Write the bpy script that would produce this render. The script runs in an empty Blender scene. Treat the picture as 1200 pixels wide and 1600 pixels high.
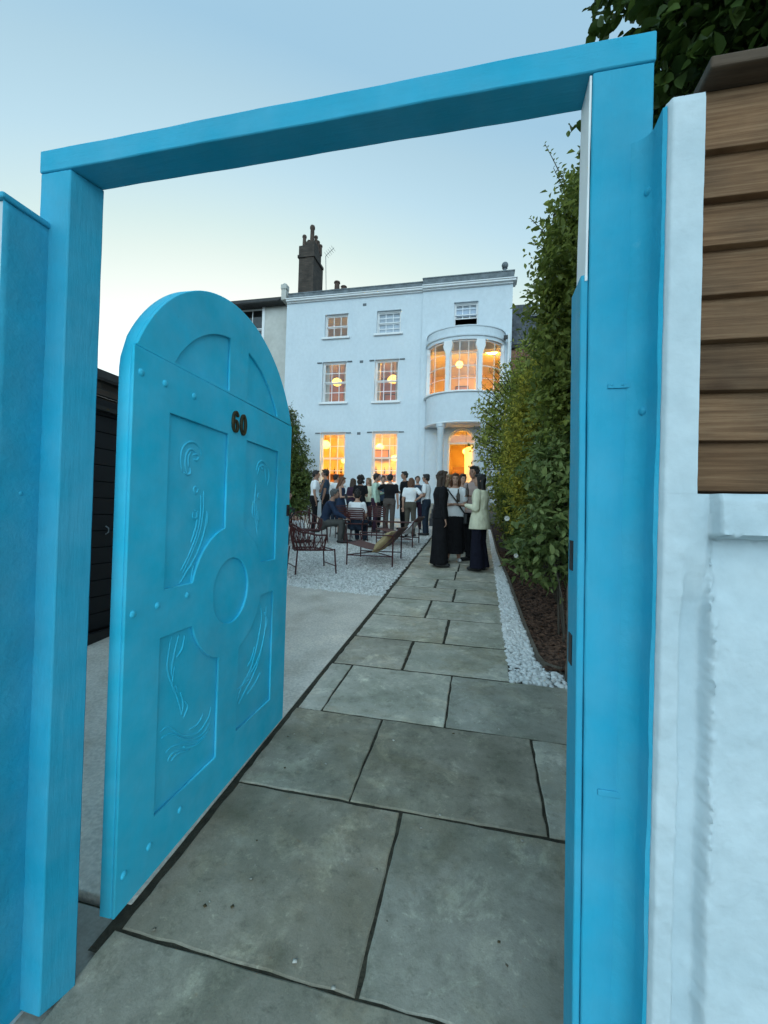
import bpy, bmesh, math, random
import numpy as np
from mathutils import Vector, Matrix

random.seed(7)
rng = np.random.default_rng(7)
sc = bpy.context.scene
col = sc.collection

# ------------------------------------------------------------------ camera
F_PX, YAW, PITCH, ROLL, SLOPE = 665.0, -0.221, 0.0093, -0.0298, 0.0975
CAM = np.array([0.0, 0.0, 1.6])

def cam_axes():
    cy, sy = math.cos(YAW), math.sin(YAW)
    f = np.array([sy * math.cos(PITCH), cy * math.cos(PITCH), math.sin(PITCH)])
    r = np.array([cy, -sy, 0.0])
    d = np.cross(f, r)
    c, s = math.cos(ROLL), math.sin(ROLL)
    return np.array([c * r + s * d, -s * r + c * d, f])

AX = cam_axes()
cam_data = bpy.data.cameras.new('camera')
cam = bpy.data.objects.new('camera', cam_data)
col.objects.link(cam)
cam_data.sensor_fit = 'HORIZONTAL'
cam_data.sensor_width = 36.0
cam_data.lens = F_PX / 1200.0 * 36.0
cam_data.clip_start = 0.02
cam_data.clip_end = 1000.0
mw = Matrix.Identity(4)
for i in range(3):
    mw[i][0] = AX[0][i]
    mw[i][1] = -AX[1][i]
    mw[i][2] = -AX[2][i]
    mw[i][3] = CAM[i]
cam.matrix_world = mw
sc.camera = cam

# ------------------------------------------------------------------ sky, sun, exposure
SUN_AZ, SUN_EL = math.radians(172), math.radians(5.0)      # azimuth from +Y, negative is towards -X
world = bpy.data.worlds.new('World')
sc.world = world
world.use_nodes = True
wn = world.node_tree
wn.nodes.clear()
sky = wn.nodes.new('ShaderNodeTexSky')
sky.sky_type = 'NISHITA'
sky.sun_disc = False
sky.sun_elevation = SUN_EL
sky.sun_rotation = SUN_AZ
sky.altitude = 50
sky.air_density = 1.0
sky.dust_density = 6.0
sky.ozone_density = 2.0
bgn = wn.nodes.new('ShaderNodeBackground')
bgn.inputs['Strength'].default_value = 0.15
outw = wn.nodes.new('ShaderNodeOutputWorld')
# the evening sky's brightness comes from the sky model; its hue runs from clear blue to pale straw as it brightens
bwn = wn.nodes.new('ShaderNodeRGBToBW'); kmul = wn.nodes.new('ShaderNodeMath'); kmul.operation = 'MULTIPLY'; kmul.inputs[1].default_value = 0.74
kmin = wn.nodes.new('ShaderNodeMath'); kmin.operation = 'MINIMUM'; kmin.inputs[1].default_value = 2.1
kdiv = wn.nodes.new('ShaderNodeMath'); kdiv.operation = 'DIVIDE'; kdiv.inputs[1].default_value = 2.1
hue = wn.nodes.new('ShaderNodeValToRGB')
cr = hue.color_ramp
stops = [(0.30, (0.54, 1.0, 1.40)), (0.565, (0.585, 1.0, 1.34)), (0.66, (0.67, 1.0, 1.20)), (0.745, (0.70, 1.0, 1.16)), (0.87, (0.80, 1.0, 0.99)), (0.93, (0.86, 1.0, 0.95)), (1.05, (0.95, 1.0, 0.94)), (1.6, (0.72, 1.0, 1.16)), (2.1, (0.66, 1.0, 1.20))]
while len(cr.elements) < len(stops): cr.elements.new(0.5)
for e, (p, c) in zip(cr.elements, stops):
    e.position = p / 1.27 / 2.1; e.color = (*c, 1)
vsc = wn.nodes.new('ShaderNodeVectorMath'); vsc.operation = 'SCALE'
tcw = wn.nodes.new('ShaderNodeTexCoord'); sxw = wn.nodes.new('ShaderNodeSeparateXYZ')        # the whole sky pales evenly from right to left
wmd = wn.nodes.new('ShaderNodeMapRange'); wmd.interpolation_type = 'SMOOTHSTEP'
for k_, v_ in (('From Min', -0.75), ('From Max', 0.30), ('To Min', 1.22), ('To Max', 0.92)): wmd.inputs[k_].default_value = v_
wm2 = wn.nodes.new('ShaderNodeMath'); wm2.operation = 'MULTIPLY'
wn.links.new(tcw.outputs['Generated'], sxw.inputs[0]); wn.links.new(sxw.outputs[0], wmd.inputs[0])
wn.links.new(sky.outputs[0], bwn.inputs[0]); wn.links.new(bwn.outputs[0], kmul.inputs[0]); wn.links.new(kmul.outputs[0], wm2.inputs[0]); wn.links.new(wmd.outputs[0], wm2.inputs[1]); kmax = wn.nodes.new('ShaderNodeMath'); kmax.operation = 'MAXIMUM'; kmax.inputs[1].default_value = 0.47
wn.links.new(wm2.outputs[0], kmax.inputs[0]); wn.links.new(kmax.outputs[0], kmin.inputs[0])
wn.links.new(kmin.outputs[0], kdiv.inputs[0]); wn.links.new(kdiv.outputs[0], hue.inputs[0]); wn.links.new(hue.outputs[0], vsc.inputs[0])
wn.links.new(kmin.outputs[0], vsc.inputs['Scale']); wn.links.new(vsc.outputs[0], bgn.inputs['Color'])
wn.links.new(bgn.outputs[0], outw.inputs['Surface'])

sun_data = bpy.data.lights.new('sun', 'SUN')
sun_data.energy = 0.03
sun_data.angle = math.radians(25)
sun_data.color = (1.0, 0.96, 0.9)
sun = bpy.data.objects.new('sun', sun_data)
col.objects.link(sun)
sd = Vector((math.sin(SUN_AZ), math.cos(SUN_AZ), math.tan(math.radians(12)))).normalized()
sun.rotation_euler = sd.to_track_quat('Z', 'Y').to_euler()

sc.view_settings.view_transform = 'Standard'
sc.view_settings.look = 'None'
sc.view_settings.gamma = 1.0
sc.view_settings.use_curve_mapping = False
sc.view_settings.exposure = 3.08
sc.cycles.max_bounces = 7
sc.cycles.diffuse_bounces = 4
sc.cycles.transparent_max_bounces = 12
sc.cycles.use_denoising = True

# ------------------------------------------------------------------ pixel helpers (photo pixels, 1200 x 1600)
def ray(x, y):
    return np.array([(x - 600) / F_PX, (y - 800) / F_PX, 1.0]) @ AX
def gz(y):
    return SLOPE * min(y, 16.5)
def ground(x, y):
    d = ray(x, y)
    return CAM + d * CAM[2] / (SLOPE * d[1] - d[2])
def atY(x, y, Y):
    d = ray(x, y)
    return CAM + d * Y / d[1]

# ------------------------------------------------------------------ materials
def _set(b, k, v):
    if k in b.inputs:
        b.inputs[k].default_value = v

def PM(name, c1, c2=None, rough=0.6, scale=6.0, detail=5.0, bump=0.0, bscale=60.0, coord='Position', metallic=0.0,
       spec=0.4, rand=0.0, c3=None, stretch=None, island=False, transl=0.0, contrast=(0.3, 0.7), bdetail=4.0, fine=0.0, fscale=90.0, rvar=0.0):
    m = bpy.data.materials.new(name)
    m.use_nodes = True
    nt = m.node_tree
    N, L = nt.nodes, nt.links
    b = N['Principled BSDF']
    if c2 is None:
        c2 = tuple(x * 0.85 for x in c1)
    if coord == 'Position':
        co = N.new('ShaderNodeNewGeometry').outputs['Position']
    else:
        co = N.new('ShaderNodeTexCoord').outputs['Object']
    if coord == 'ObjectRand':
        oi = N.new('ShaderNodeObjectInfo')
        ad = N.new('ShaderNodeVectorMath'); ad.operation = 'ADD'
        sc_ = N.new('ShaderNodeVectorMath'); sc_.operation = 'SCALE'
        cx = N.new('ShaderNodeCombineXYZ')
        for i in range(3):
            L.new(oi.outputs['Random'], cx.inputs[i])
        L.new(cx.outputs[0], sc_.inputs[0]); sc_.inputs['Scale'].default_value = 37.0
        L.new(co, ad.inputs[0]); L.new(sc_.outputs[0], ad.inputs[1])
        co = ad.outputs[0]
    if stretch:
        mp = N.new('ShaderNodeMapping'); mp.inputs['Scale'].default_value = stretch
        L.new(co, mp.inputs['Vector']); co = mp.outputs[0]
    ramp = N.new('ShaderNodeValToRGB')
    ramp.color_ramp.elements[0].position = contrast[0]
    ramp.color_ramp.elements[1].position = contrast[1]
    ramp.color_ramp.elements[0].color = (*c1, 1)
    ramp.color_ramp.elements[1].color = (*c2, 1)
    if c3 is not None:
        e = ramp.color_ramp.elements.new(0.5 * (contrast[0] + contrast[1])); e.color = (*c3, 1)
    if island:
        L.new(N.new('ShaderNodeNewGeometry').outputs['Random Per Island'], ramp.inputs[0])
    else:
        nz = N.new('ShaderNodeTexNoise')
        nz.inputs['Scale'].default_value = scale
        nz.inputs['Detail'].default_value = detail
        nz.inputs['Roughness'].default_value = 0.62
        L.new(co, nz.inputs['Vector'])
        L.new(nz.outputs['Fac'], ramp.inputs[0])
        if rvar:
            mr = N.new('ShaderNodeMapRange')
            mr.inputs['From Min'].default_value = 0.3; mr.inputs['From Max'].default_value = 0.7
            mr.inputs['To Min'].default_value = rough - rvar; mr.inputs['To Max'].default_value = rough + rvar
            L.new(nz.outputs['Fac'], mr.inputs['Value']); L.new(mr.outputs[0], b.inputs['Roughness'])
    c = ramp.outputs[0]
    if fine:
        nf = N.new('ShaderNodeTexNoise'); nf.inputs['Scale'].default_value = fscale; nf.inputs['Detail'].default_value = 3
        L.new(co, nf.inputs['Vector'])
        mr = N.new('ShaderNodeMapRange')
        mr.inputs['From Min'].default_value = 0.3; mr.inputs['From Max'].default_value = 0.7
        mr.inputs['To Min'].default_value = 1 - fine; mr.inputs['To Max'].default_value = 1 + fine
        L.new(nf.outputs['Fac'], mr.inputs['Value'])
        hv = N.new('ShaderNodeHueSaturation'); L.new(c, hv.inputs['Color']); L.new(mr.outputs[0], hv.inputs['Value'])
        c = hv.outputs[0]
    if rand:
        oi = N.new('ShaderNodeObjectInfo')
        mr = N.new('ShaderNodeMapRange')
        mr.inputs['To Min'].default_value = 1 - rand; mr.inputs['To Max'].default_value = 1 + rand
        L.new(oi.outputs['Random'], mr.inputs['Value'])
        hv = N.new('ShaderNodeHueSaturation'); L.new(c, hv.inputs['Color']); L.new(mr.outputs[0], hv.inputs['Value'])
        c = hv.outputs[0]
    L.new(c, b.inputs['Base Color'])
    if not rvar:
        b.inputs['Roughness'].default_value = rough
    b.inputs['Metallic'].default_value = metallic
    _set(b, 'Specular IOR Level', spec)
    if bump:
        nb = N.new('ShaderNodeTexNoise')
        nb.inputs['Scale'].default_value = bscale; nb.inputs['Detail'].default_value = bdetail
        L.new(co, nb.inputs['Vector'])
        bp = N.new('ShaderNodeBump'); bp.inputs['Strength'].default_value = 1.0; bp.inputs['Distance'].default_value = bump
        L.new(nb.outputs['Fac'], bp.inputs['Height']); L.new(bp.outputs[0], b.inputs['Normal'])
    if transl:
        out = N['Material Output']
        tr = N.new('ShaderNodeBsdfTranslucent'); L.new(c, tr.inputs['Color'])
        mx = N.new('ShaderNodeMixShader'); mx.inputs[0].default_value = transl
        L.new(b.outputs[0], mx.inputs[1]); L.new(tr.outputs[0], mx.inputs[2]); L.new(mx.outputs[0], out.inputs['Surface'])
    return m

def EM(name, c, s):
    m = bpy.data.materials.new(name); m.use_nodes = True
    b = m.node_tree.nodes['Principled BSDF']
    b.inputs['Base Color'].default_value = (0.8, 0.7, 0.5, 1)
    b.inputs['Emission Color'].default_value = (*c, 1); b.inputs['Emission Strength'].default_value = s
    return m

def GLASS(name, tint=(0.95, 0.97, 1.0)):
    m = bpy.data.materials.new(name); m.use_nodes = True
    nt = m.node_tree; nt.nodes.clear()
    o = nt.nodes.new('ShaderNodeOutputMaterial'); t = nt.nodes.new('ShaderNodeBsdfTransparent'); g = nt.nodes.new('ShaderNodeBsdfGlossy')
    t.inputs[0].default_value = (*tint, 1); g.inputs['Roughness'].default_value = 0.03
    fr = nt.nodes.new('ShaderNodeFresnel'); fr.inputs[0].default_value = 1.6
    ge = nt.nodes.new('ShaderNodeNewGeometry'); inv = nt.nodes.new('ShaderNodeMath'); inv.operation = 'SUBTRACT'; inv.inputs[0].default_value = 1.0      # a thin pane does not trap light between its faces
    ml = nt.nodes.new('ShaderNodeMath'); ml.operation = 'MULTIPLY'; nt.links.new(ge.outputs['Backfacing'], inv.inputs[1]); nt.links.new(fr.outputs[0], ml.inputs[0]); nt.links.new(inv.outputs[0], ml.inputs[1])
    mx = nt.nodes.new('ShaderNodeMixShader')
    nt.links.new(ml.outputs[0], mx.inputs[0]); nt.links.new(t.outputs[0], mx.inputs[1]); nt.links.new(g.outputs[0], mx.inputs[2])
    nt.links.new(mx.outputs[0], o.inputs[0])
    return m

def stone_mat(name='york_stone', tones=None):
    """riven york stone: broad tone per slab, blotches, pale lime scars, dark damp edges, fine grit, riven relief"""
    m = bpy.data.materials.new(name); m.use_nodes = True
    nt = m.node_tree; N, L = nt.nodes, nt.links; b = N['Principled BSDF']
    pos = N.new('ShaderNodeNewGeometry').outputs['Position']; oi = N.new('ShaderNodeObjectInfo')
    off = N.new('ShaderNodeVectorMath'); off.operation = 'ADD'
    cx = N.new('ShaderNodeCombineXYZ'); ml = N.new('ShaderNodeMath'); ml.operation = 'MULTIPLY'; ml.inputs[1].default_value = 23.0
    L.new(oi.outputs['Random'], ml.inputs[0]); L.new(ml.outputs[0], cx.inputs[2]); L.new(ml.outputs[0], cx.inputs[0]); L.new(pos, off.inputs[0]); L.new(cx.outputs[0], off.inputs[1])
    co = off.outputs[0]
    def noise(scale, detail, rough=0.6, dist=0.0):
        n = N.new('ShaderNodeTexNoise'); n.inputs['Scale'].default_value = scale; n.inputs['Detail'].default_value = detail; n.inputs['Roughness'].default_value = rough; n.inputs['Distortion'].default_value = dist
        L.new(co, n.inputs['Vector']); return n.outputs['Fac']
    def ramp(fac, stops):
        r = N.new('ShaderNodeValToRGB'); cr = r.color_ramp
        while len(cr.elements) < len(stops): cr.elements.new(0.5)
        for e, (p, c) in zip(cr.elements, stops): e.position = p; e.color = (*c, 1) if len(c) == 3 else c
        L.new(fac, r.inputs[0]); return r.outputs[0]
    def mix(fac, a, c, mode='MIX'):
        x = N.new('ShaderNodeMix'); x.data_type = 'RGBA'; x.blend_type = mode
        if isinstance(fac, float): x.inputs[0].default_value = fac
        else: L.new(fac, x.inputs[0])
        for i, v in ((6, a), (7, c)):
            if isinstance(v, tuple): x.inputs[i].default_value = (*v, 1)
            else: L.new(v, x.inputs[i])
        return x.outputs[2]
    base = ramp(oi.outputs['Random'], tones or [(0.0, (0.41, 0.395, 0.335)), (0.25, (0.52, 0.485, 0.405)), (0.5, (0.44, 0.43, 0.375)), (0.75, (0.36, 0.315, 0.245)), (1.0, (0.49, 0.47, 0.405))])
    c = mix(ramp(noise(1.8, 7, 0.65, 0.3), [(0.36, (0, 0, 0)), (0.66, (1, 1, 1))]), base, mix(1.0, base, (0.54, 0.56, 0.52), 'MULTIPLY'))
    c = mix(ramp(noise(5.5, 8, 0.7, 0.2), [(0.52, (0, 0, 0)), (0.72, (0.75, 0.75, 0.75))]), c, mix(1.0, c, (1.55, 1.54, 1.50), 'MULTIPLY'))
    c = mix(ramp(noise(17, 6, 0.7, 0.1), [(0.30, (0.75, 0.75, 0.75)), (0.46, (0, 0, 0))]), c, mix(1.0, c, (0.60, 0.60, 0.58), 'MULTIPLY'))
    c = mix(ramp(noise(3.3, 9, 0.75, 0.5), [(0.55, (0, 0, 0)), (0.62, (0.7, 0.7, 0.7))]), c, mix(1.0, c, (1.5, 1.5, 1.46), 'MULTIPLY'))
    c = mix(ramp(noise(0.9, 8, 0.72, 0.2), [(0.42, (0.7, 0.7, 0.7)), (0.50, (0, 0, 0))]), c, mix(1.0, c, (0.66, 0.68, 0.64), 'MULTIPLY'))
    c = mix(ramp(noise(34, 4, 0.6), [(0.64, (0, 0, 0)), (0.70, (0.6, 0.6, 0.6))]), c, mix(1.0, c, (1.5, 1.5, 1.45), 'MULTIPLY'))
    c = mix(ramp(noise(1.3, 6, 0.7, 0.4), [(0.50, (0, 0, 0)), (0.64, (0.5, 0.5, 0.5))]), c, mix(1.0, c, (0.92, 0.80, 0.62), 'MULTIPLY'))
    c = mix(ramp(noise(140, 3), [(0.25, (0.35, 0.35, 0.35)), (0.5, (0, 0, 0))]), c, mix(1.0, c, (0.55, 0.55, 0.55), 'MULTIPLY'))
    L.new(c, b.inputs['Base Color'])
    mr = N.new('ShaderNodeMapRange'); mr.inputs['To Min'].default_value = 0.5; mr.inputs['To Max'].default_value = 0.9
    L.new(noise(6, 4), mr.inputs['Value']); L.new(mr.outputs[0], b.inputs['Roughness'])
    _set(b, 'Specular IOR Level', 0.35)
    b1 = N.new('ShaderNodeBump'); b1.inputs['Distance'].default_value = 0.010; b1.inputs['Strength'].default_value = 0.9
    L.new(noise(5.0, 7, 0.55, 0.25), b1.inputs['Height'])
    b2 = N.new('ShaderNodeBump'); b2.inputs['Distance'].default_value = 0.0022; b2.inputs['Strength'].default_value = 0.8
    L.new(noise(85, 5, 0.7), b2.inputs['Height']); L.new(b1.outputs[0], b2.inputs['Normal']); L.new(b2.outputs[0], b.inputs['Normal'])
    return m

def paint_mat(name, c, coord='Position', grain=(1, 1, 1), bump=0.0012, rough=0.58, spec=0.15, scuff=0.55):
    """brushed gloss paint: brush strokes and orange peel in relief, faint tone drift, small scuffs and chips"""
    m = bpy.data.materials.new(name); m.use_nodes = True
    nt = m.node_tree; N, L = nt.nodes, nt.links; b = N['Principled BSDF']
    co = N.new('ShaderNodeNewGeometry').outputs['Position'] if coord == 'Position' else N.new('ShaderNodeTexCoord').outputs['Object']
    mp = N.new('ShaderNodeMapping'); mp.inputs['Scale'].default_value = grain; L.new(co, mp.inputs['Vector'])
    def noise(scale, detail, vec, rough=0.6):
        n = N.new('ShaderNodeTexNoise'); n.inputs['Scale'].default_value = scale; n.inputs['Detail'].default_value = detail; n.inputs['Roughness'].default_value = rough
        L.new(vec, n.inputs['Vector']); return n.outputs['Fac']
    def rmp(f, a, c, lo, hi):
        r = N.new('ShaderNodeMapRange'); r.inputs['From Min'].default_value = a; r.inputs['From Max'].default_value = c; r.inputs['To Min'].default_value = lo; r.inputs['To Max'].default_value = hi
        L.new(f, r.inputs['Value']); return r.outputs[0]
    hv = N.new('ShaderNodeHueSaturation'); hv.inputs['Color'].default_value = (*c, 1)
    L.new(rmp(noise(2.2, 6, co, 0.65), 0.3, 0.7, 0.86, 1.12), hv.inputs['Value']); L.new(rmp(noise(5.0, 4, co), 0.3, 0.7, 0.94, 1.03), hv.inputs['Saturation'])
    mx = N.new('ShaderNodeMix'); mx.data_type = 'RGBA'; mx.inputs[7].default_value = (c[0] * .55 + .02, c[1] * .6, c[2] * .62, 1)
    L.new(hv.outputs[0], mx.inputs[6]); L.new(rmp(noise(31, 8, co, 0.75), 0.67, 0.73, 0.0, scuff), mx.inputs[0])
    mx2 = N.new('ShaderNodeMix'); mx2.data_type = 'RGBA'; mx2.inputs[7].default_value = (min(1, c[0] * 1.0 + .10), min(1, c[1] * 1.12 + .05), min(1, c[2] * 1.05 + .03), 1)
    L.new(mx.outputs[2], mx2.inputs[6]); L.new(rmp(noise(12, 9, mp.outputs[0], 0.75), 0.62, 0.72, 0.0, 0.35), mx2.inputs[0])
    L.new(mx2.outputs[2], b.inputs['Base Color'])
    L.new(rmp(noise(8, 5, co), 0.3, 0.7, rough - .1, rough + .14), b.inputs['Roughness']); _set(b, 'Specular IOR Level', spec)
    b1 = N.new('ShaderNodeBump'); b1.inputs['Distance'].default_value = bump; L.new(noise(55, 5, mp.outputs[0], 0.6), b1.inputs['Height'])
    b2 = N.new('ShaderNodeBump'); b2.inputs['Distance'].default_value = bump * 1.6; L.new(noise(9, 5, co, 0.6), b2.inputs['Height']); L.new(b1.outputs[0], b2.inputs['Normal'])
    L.new(b2.outputs[0], b.inputs['Normal'])
    return m

def board_mat():
    """sawn larch: long grain, growth bands, dark knots, tone shift per board"""
    m = bpy.data.materials.new('fence_timber'); m.use_nodes = True
    nt = m.node_tree; N, L = nt.nodes, nt.links; b = N['Principled BSDF']
    co = N.new('ShaderNodeTexCoord').outputs['Object']; oi = N.new('ShaderNodeObjectInfo')
    cx = N.new('ShaderNodeCombineXYZ'); ml = N.new('ShaderNodeMath'); ml.operation = 'MULTIPLY'; ml.inputs[1].default_value = 31.0
    L.new(oi.outputs['Random'], ml.inputs[0]); L.new(ml.outputs[0], cx.inputs[0]); L.new(ml.outputs[0], cx.inputs[1])
    ad = N.new('ShaderNodeVectorMath'); ad.operation = 'ADD'; L.new(co, ad.inputs[0]); L.new(cx.outputs[0], ad.inputs[1])
    def mapped(s):
        mp = N.new('ShaderNodeMapping'); mp.inputs['Scale'].default_value = s; L.new(ad.outputs[0], mp.inputs['Vector']); return mp.outputs[0]
    def noise(v, scale, detail=6, rough=.6, dist=0.0):
        n = N.new('ShaderNodeTexNoise'); n.inputs['Scale'].default_value = scale; n.inputs['Detail'].default_value = detail; n.inputs['Roughness'].default_value = rough; n.inputs['Distortion'].default_value = dist
        L.new(v, n.inputs['Vector']); return n.outputs['Fac']
    def ramp(f, st):
        r = N.new('ShaderNodeValToRGB'); cr = r.color_ramp
        while len(cr.elements) < len(st): cr.elements.new(.5)
        for e, (p, c) in zip(cr.elements, st): e.position = p; e.color = (*c, 1)
        L.new(f, r.inputs[0]); return r.outputs[0]
    vo = N.new('ShaderNodeTexVoronoi'); vo.inputs['Scale'].default_value = 1.0; L.new(mapped((4.5, 1, 9.0)), vo.inputs['Vector'])
    wv = N.new('ShaderNodeTexWave'); wv.bands_direction = 'Z'; wv.inputs['Scale'].default_value = 15; wv.inputs['Distortion'].default_value = 3.5; wv.inputs['Detail'].default_value = 3; wv.inputs['Detail Scale'].default_value = 1.2
    L.new(mapped((0.55, 1, 1)), wv.inputs['Vector'])
    c = ramp(noise(mapped((2.2, 4, 60)), 2.0, 6, .65), [(.28, (.115, .056, .027)), (.5, (.205, .108, .054)), (.72, (.31, .178, .096))])
    def mul(fac, a, k):
        x = N.new('ShaderNodeMix'); x.data_type = 'RGBA'; x.blend_type = 'MULTIPLY'; L.new(fac, x.inputs[0]); L.new(a, x.inputs[6]); x.inputs[7].default_value = (*k, 1); return x.outputs[2]
    c = mul(ramp(wv.outputs['Fac'], [(.05, (.30, .30, .30)), (.45, (0, 0, 0))]), c, (.66, .60, .54))
    c = mul(ramp(vo.outputs['Distance'], [(.10, (1, 1, 1)), (.24, (0, 0, 0))]), c, (.28, .22, .18))
    c = mul(ramp(noise(ad.outputs[0], 3.0), [(.38, (.9, .9, .9)), (.62, (0, 0, 0))]), c, (.60, .66, .74))
    mr = N.new('ShaderNodeMapRange'); mr.inputs['To Min'].default_value = .72; mr.inputs['To Max'].default_value = 1.3; L.new(oi.outputs['Random'], mr.inputs['Value'])
    hv = N.new('ShaderNodeHueSaturation'); L.new(c, hv.inputs['Color']); L.new(mr.outputs[0], hv.inputs['Value']); L.new(hv.outputs[0], b.inputs['Base Color'])
    b.inputs['Roughness'].default_value = .75; _set(b, 'Specular IOR Level', .2)
    bp = N.new('ShaderNodeBump'); bp.inputs['Distance'].default_value = .0015; L.new(noise(mapped((2.2, 4, 60)), 5.0, 5), bp.inputs['Height']); L.new(bp.outputs[0], b.inputs['Normal'])
    return m

M = {}
M['blue'] = paint_mat('blue_paint', (0.036, 0.39, 0.57), grain=(1, 1, 1), bump=0.0022)
M['blue_timber'] = paint_mat('blue_paint_timber', (0.036, 0.375, 0.55), grain=(1, 1, 0.10), bump=0.0019)
M['blue_lintel'] = paint_mat('blue_paint_lintel', (0.036, 0.375, 0.55), grain=(0.10, 1, 1), bump=0.0019)
M['blue_door'] = paint_mat('blue_paint_door', (0.048, 0.60, 0.84), coord='Object', grain=(1, 0.12, 1), bump=0.0008, rough=0.52)
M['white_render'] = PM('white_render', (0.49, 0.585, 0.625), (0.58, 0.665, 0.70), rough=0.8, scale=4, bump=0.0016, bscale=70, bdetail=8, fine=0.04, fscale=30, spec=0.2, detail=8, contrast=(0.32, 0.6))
M['white_timber'] = PM('white_timber', (0.74, 0.75, 0.74), (0.82, 0.83, 0.82), rough=0.55, scale=9, bump=0.0008, bscale=40)
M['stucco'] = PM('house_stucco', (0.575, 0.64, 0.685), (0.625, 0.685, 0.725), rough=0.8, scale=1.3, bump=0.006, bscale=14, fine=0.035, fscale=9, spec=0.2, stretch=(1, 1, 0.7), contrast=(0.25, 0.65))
M['stucco_nb'] = PM('cream_stucco', (0.46, 0.45, 0.41), (0.58, 0.57, 0.53), rough=0.85, scale=1.1, fine=0.05, fscale=6, spec=0.2)
M['trim'] = PM('white_trim', (0.72, 0.73, 0.73), (0.80, 0.80, 0.80), rough=0.5, scale=5)
M['parapet'] = PM('grey_parapet', (0.10, 0.12, 0.13), (0.19, 0.215, 0.23), rough=0.8, scale=3, fine=0.1, fscale=12)
M['slate'] = PM('slate', (0.05, 0.055, 0.065), (0.10, 0.105, 0.115), rough=0.6, scale=5, rand=0.25)
M['dark_roof'] = PM('dark_roof', (0.03, 0.03, 0.032), (0.06, 0.058, 0.055), rough=0.7)
M['chimney'] = PM('sooty_brick', (0.035, 0.028, 0.024), (0.085, 0.065, 0.052), rough=0.9, scale=5, rand=0.25)
M['mortar_dark'] = PM('sooty_mortar', (0.03, 0.028, 0.026), (0.05, 0.047, 0.043), rough=0.95)
M['pot'] = PM('chimney_pot', (0.07, 0.045, 0.035), (0.12, 0.08, 0.06), rough=0.85)
M['iron'] = PM('black_iron', (0.012, 0.012, 0.013), (0.022, 0.022, 0.022), rough=0.5, scale=20)
M['brass'] = PM('aged_brass', (0.055, 0.042, 0.022), (0.11, 0.085, 0.045), rough=0.4, metallic=0.6, scale=60, coord='Object')
M['slab'] = stone_mat()                       # darker tones for flags by the gate; a paler set lies beyond
M['slab_pale'] = stone_mat('pale_stone', [(0.0, (0.54, 0.505, 0.425)), (0.3, (0.66, 0.615, 0.52)), (0.55, (0.58, 0.55, 0.475)), (0.8, (0.48, 0.435, 0.355)), (1.0, (0.63, 0.59, 0.51))])
M['joint'] = PM('joint_soil', (0.022, 0.019, 0.012), (0.065, 0.057, 0.038), rough=0.95, scale=18, bump=0.01, bscale=60)
M['concrete'] = PM('concrete', (0.55, 0.485, 0.405), (0.80, 0.72, 0.62), rough=0.85, scale=2.4, detail=10, bump=0.005, bscale=60, fine=0.16, fscale=55, spec=0.2, c3=(0.68, 0.62, 0.545))
M['pavement'] = PM('pavement', (0.24, 0.23, 0.20), (0.37, 0.355, 0.31), rough=0.85, scale=2.0, bump=0.003, bscale=60, fine=0.1)
M['earth'] = PM('earth', (0.05, 0.045, 0.03), (0.09, 0.08, 0.055), rough=0.95, scale=0.5, fine=0.2, fscale=20)
M['gravel'] = PM('gravel_bed', (0.50, 0.49, 0.46), (0.76, 0.75, 0.72), rough=0.9, scale=55, bump=0.02, bscale=50, fine=0.2, fscale=70)
M['chip'] = PM('gravel_chips', (0.55, 0.54, 0.51), (0.93, 0.92, 0.89), rough=0.85, island=True, contrast=(0, 1))
M['pebble'] = PM('white_pebble', (0.70, 0.70, 0.68), (0.90, 0.90, 0.89), rough=0.6, scale=25, rand=0.12, coord='ObjectRand')
M['pebble_far'] = PM('white_pebbles', (0.65, 0.65, 0.63), (0.92, 0.92, 0.91), rough=0.6, island=True, contrast=(0, 1))
M['soil'] = PM('mulch_soil', (0.022, 0.013, 0.010), (0.055, 0.030, 0.022), rough=0.95, scale=30, bump=0.02, bscale=45)
M['bark'] = PM('bark_chips', (0.035, 0.018, 0.012), (0.16, 0.085, 0.055), rough=0.9, island=True, contrast=(0, 1))
M['board'] = board_mat()
M['board_cap'] = PM('fence_cap_timber', (0.055, 0.035, 0.022), (0.11, 0.072, 0.046), rough=0.8, scale=5, stretch=(1, 8, 8), bump=0.002, bscale=10)
M['old_timber'] = PM('weathered_timber', (0.10, 0.08, 0.06), (0.20, 0.165, 0.13), rough=0.9, scale=14, bump=0.008, bscale=22)
M['black_timber'] = PM('black_timber', (0.004, 0.0045, 0.006), (0.008, 0.0085, 0.011), rough=0.7, scale=8)
M['brick'] = PM('red_brick', (0.16, 0.060, 0.035), (0.28, 0.12, 0.07), rough=0.9, scale=4, rand=0.2)
M['glass'] = GLASS('window_glass')
M['bark_tree'] = PM('tree_bark', (0.05, 0.040, 0.030), (0.11, 0.09, 0.07), rough=0.95, scale=12, stretch=(1, 1, 0.3), bump=0.01, bscale=30)

# ------------------------------------------------------------------ mesh builder
WORLD = {}
def W(o):
    return WORLD.get(o.name, Matrix.Identity(4))

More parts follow.
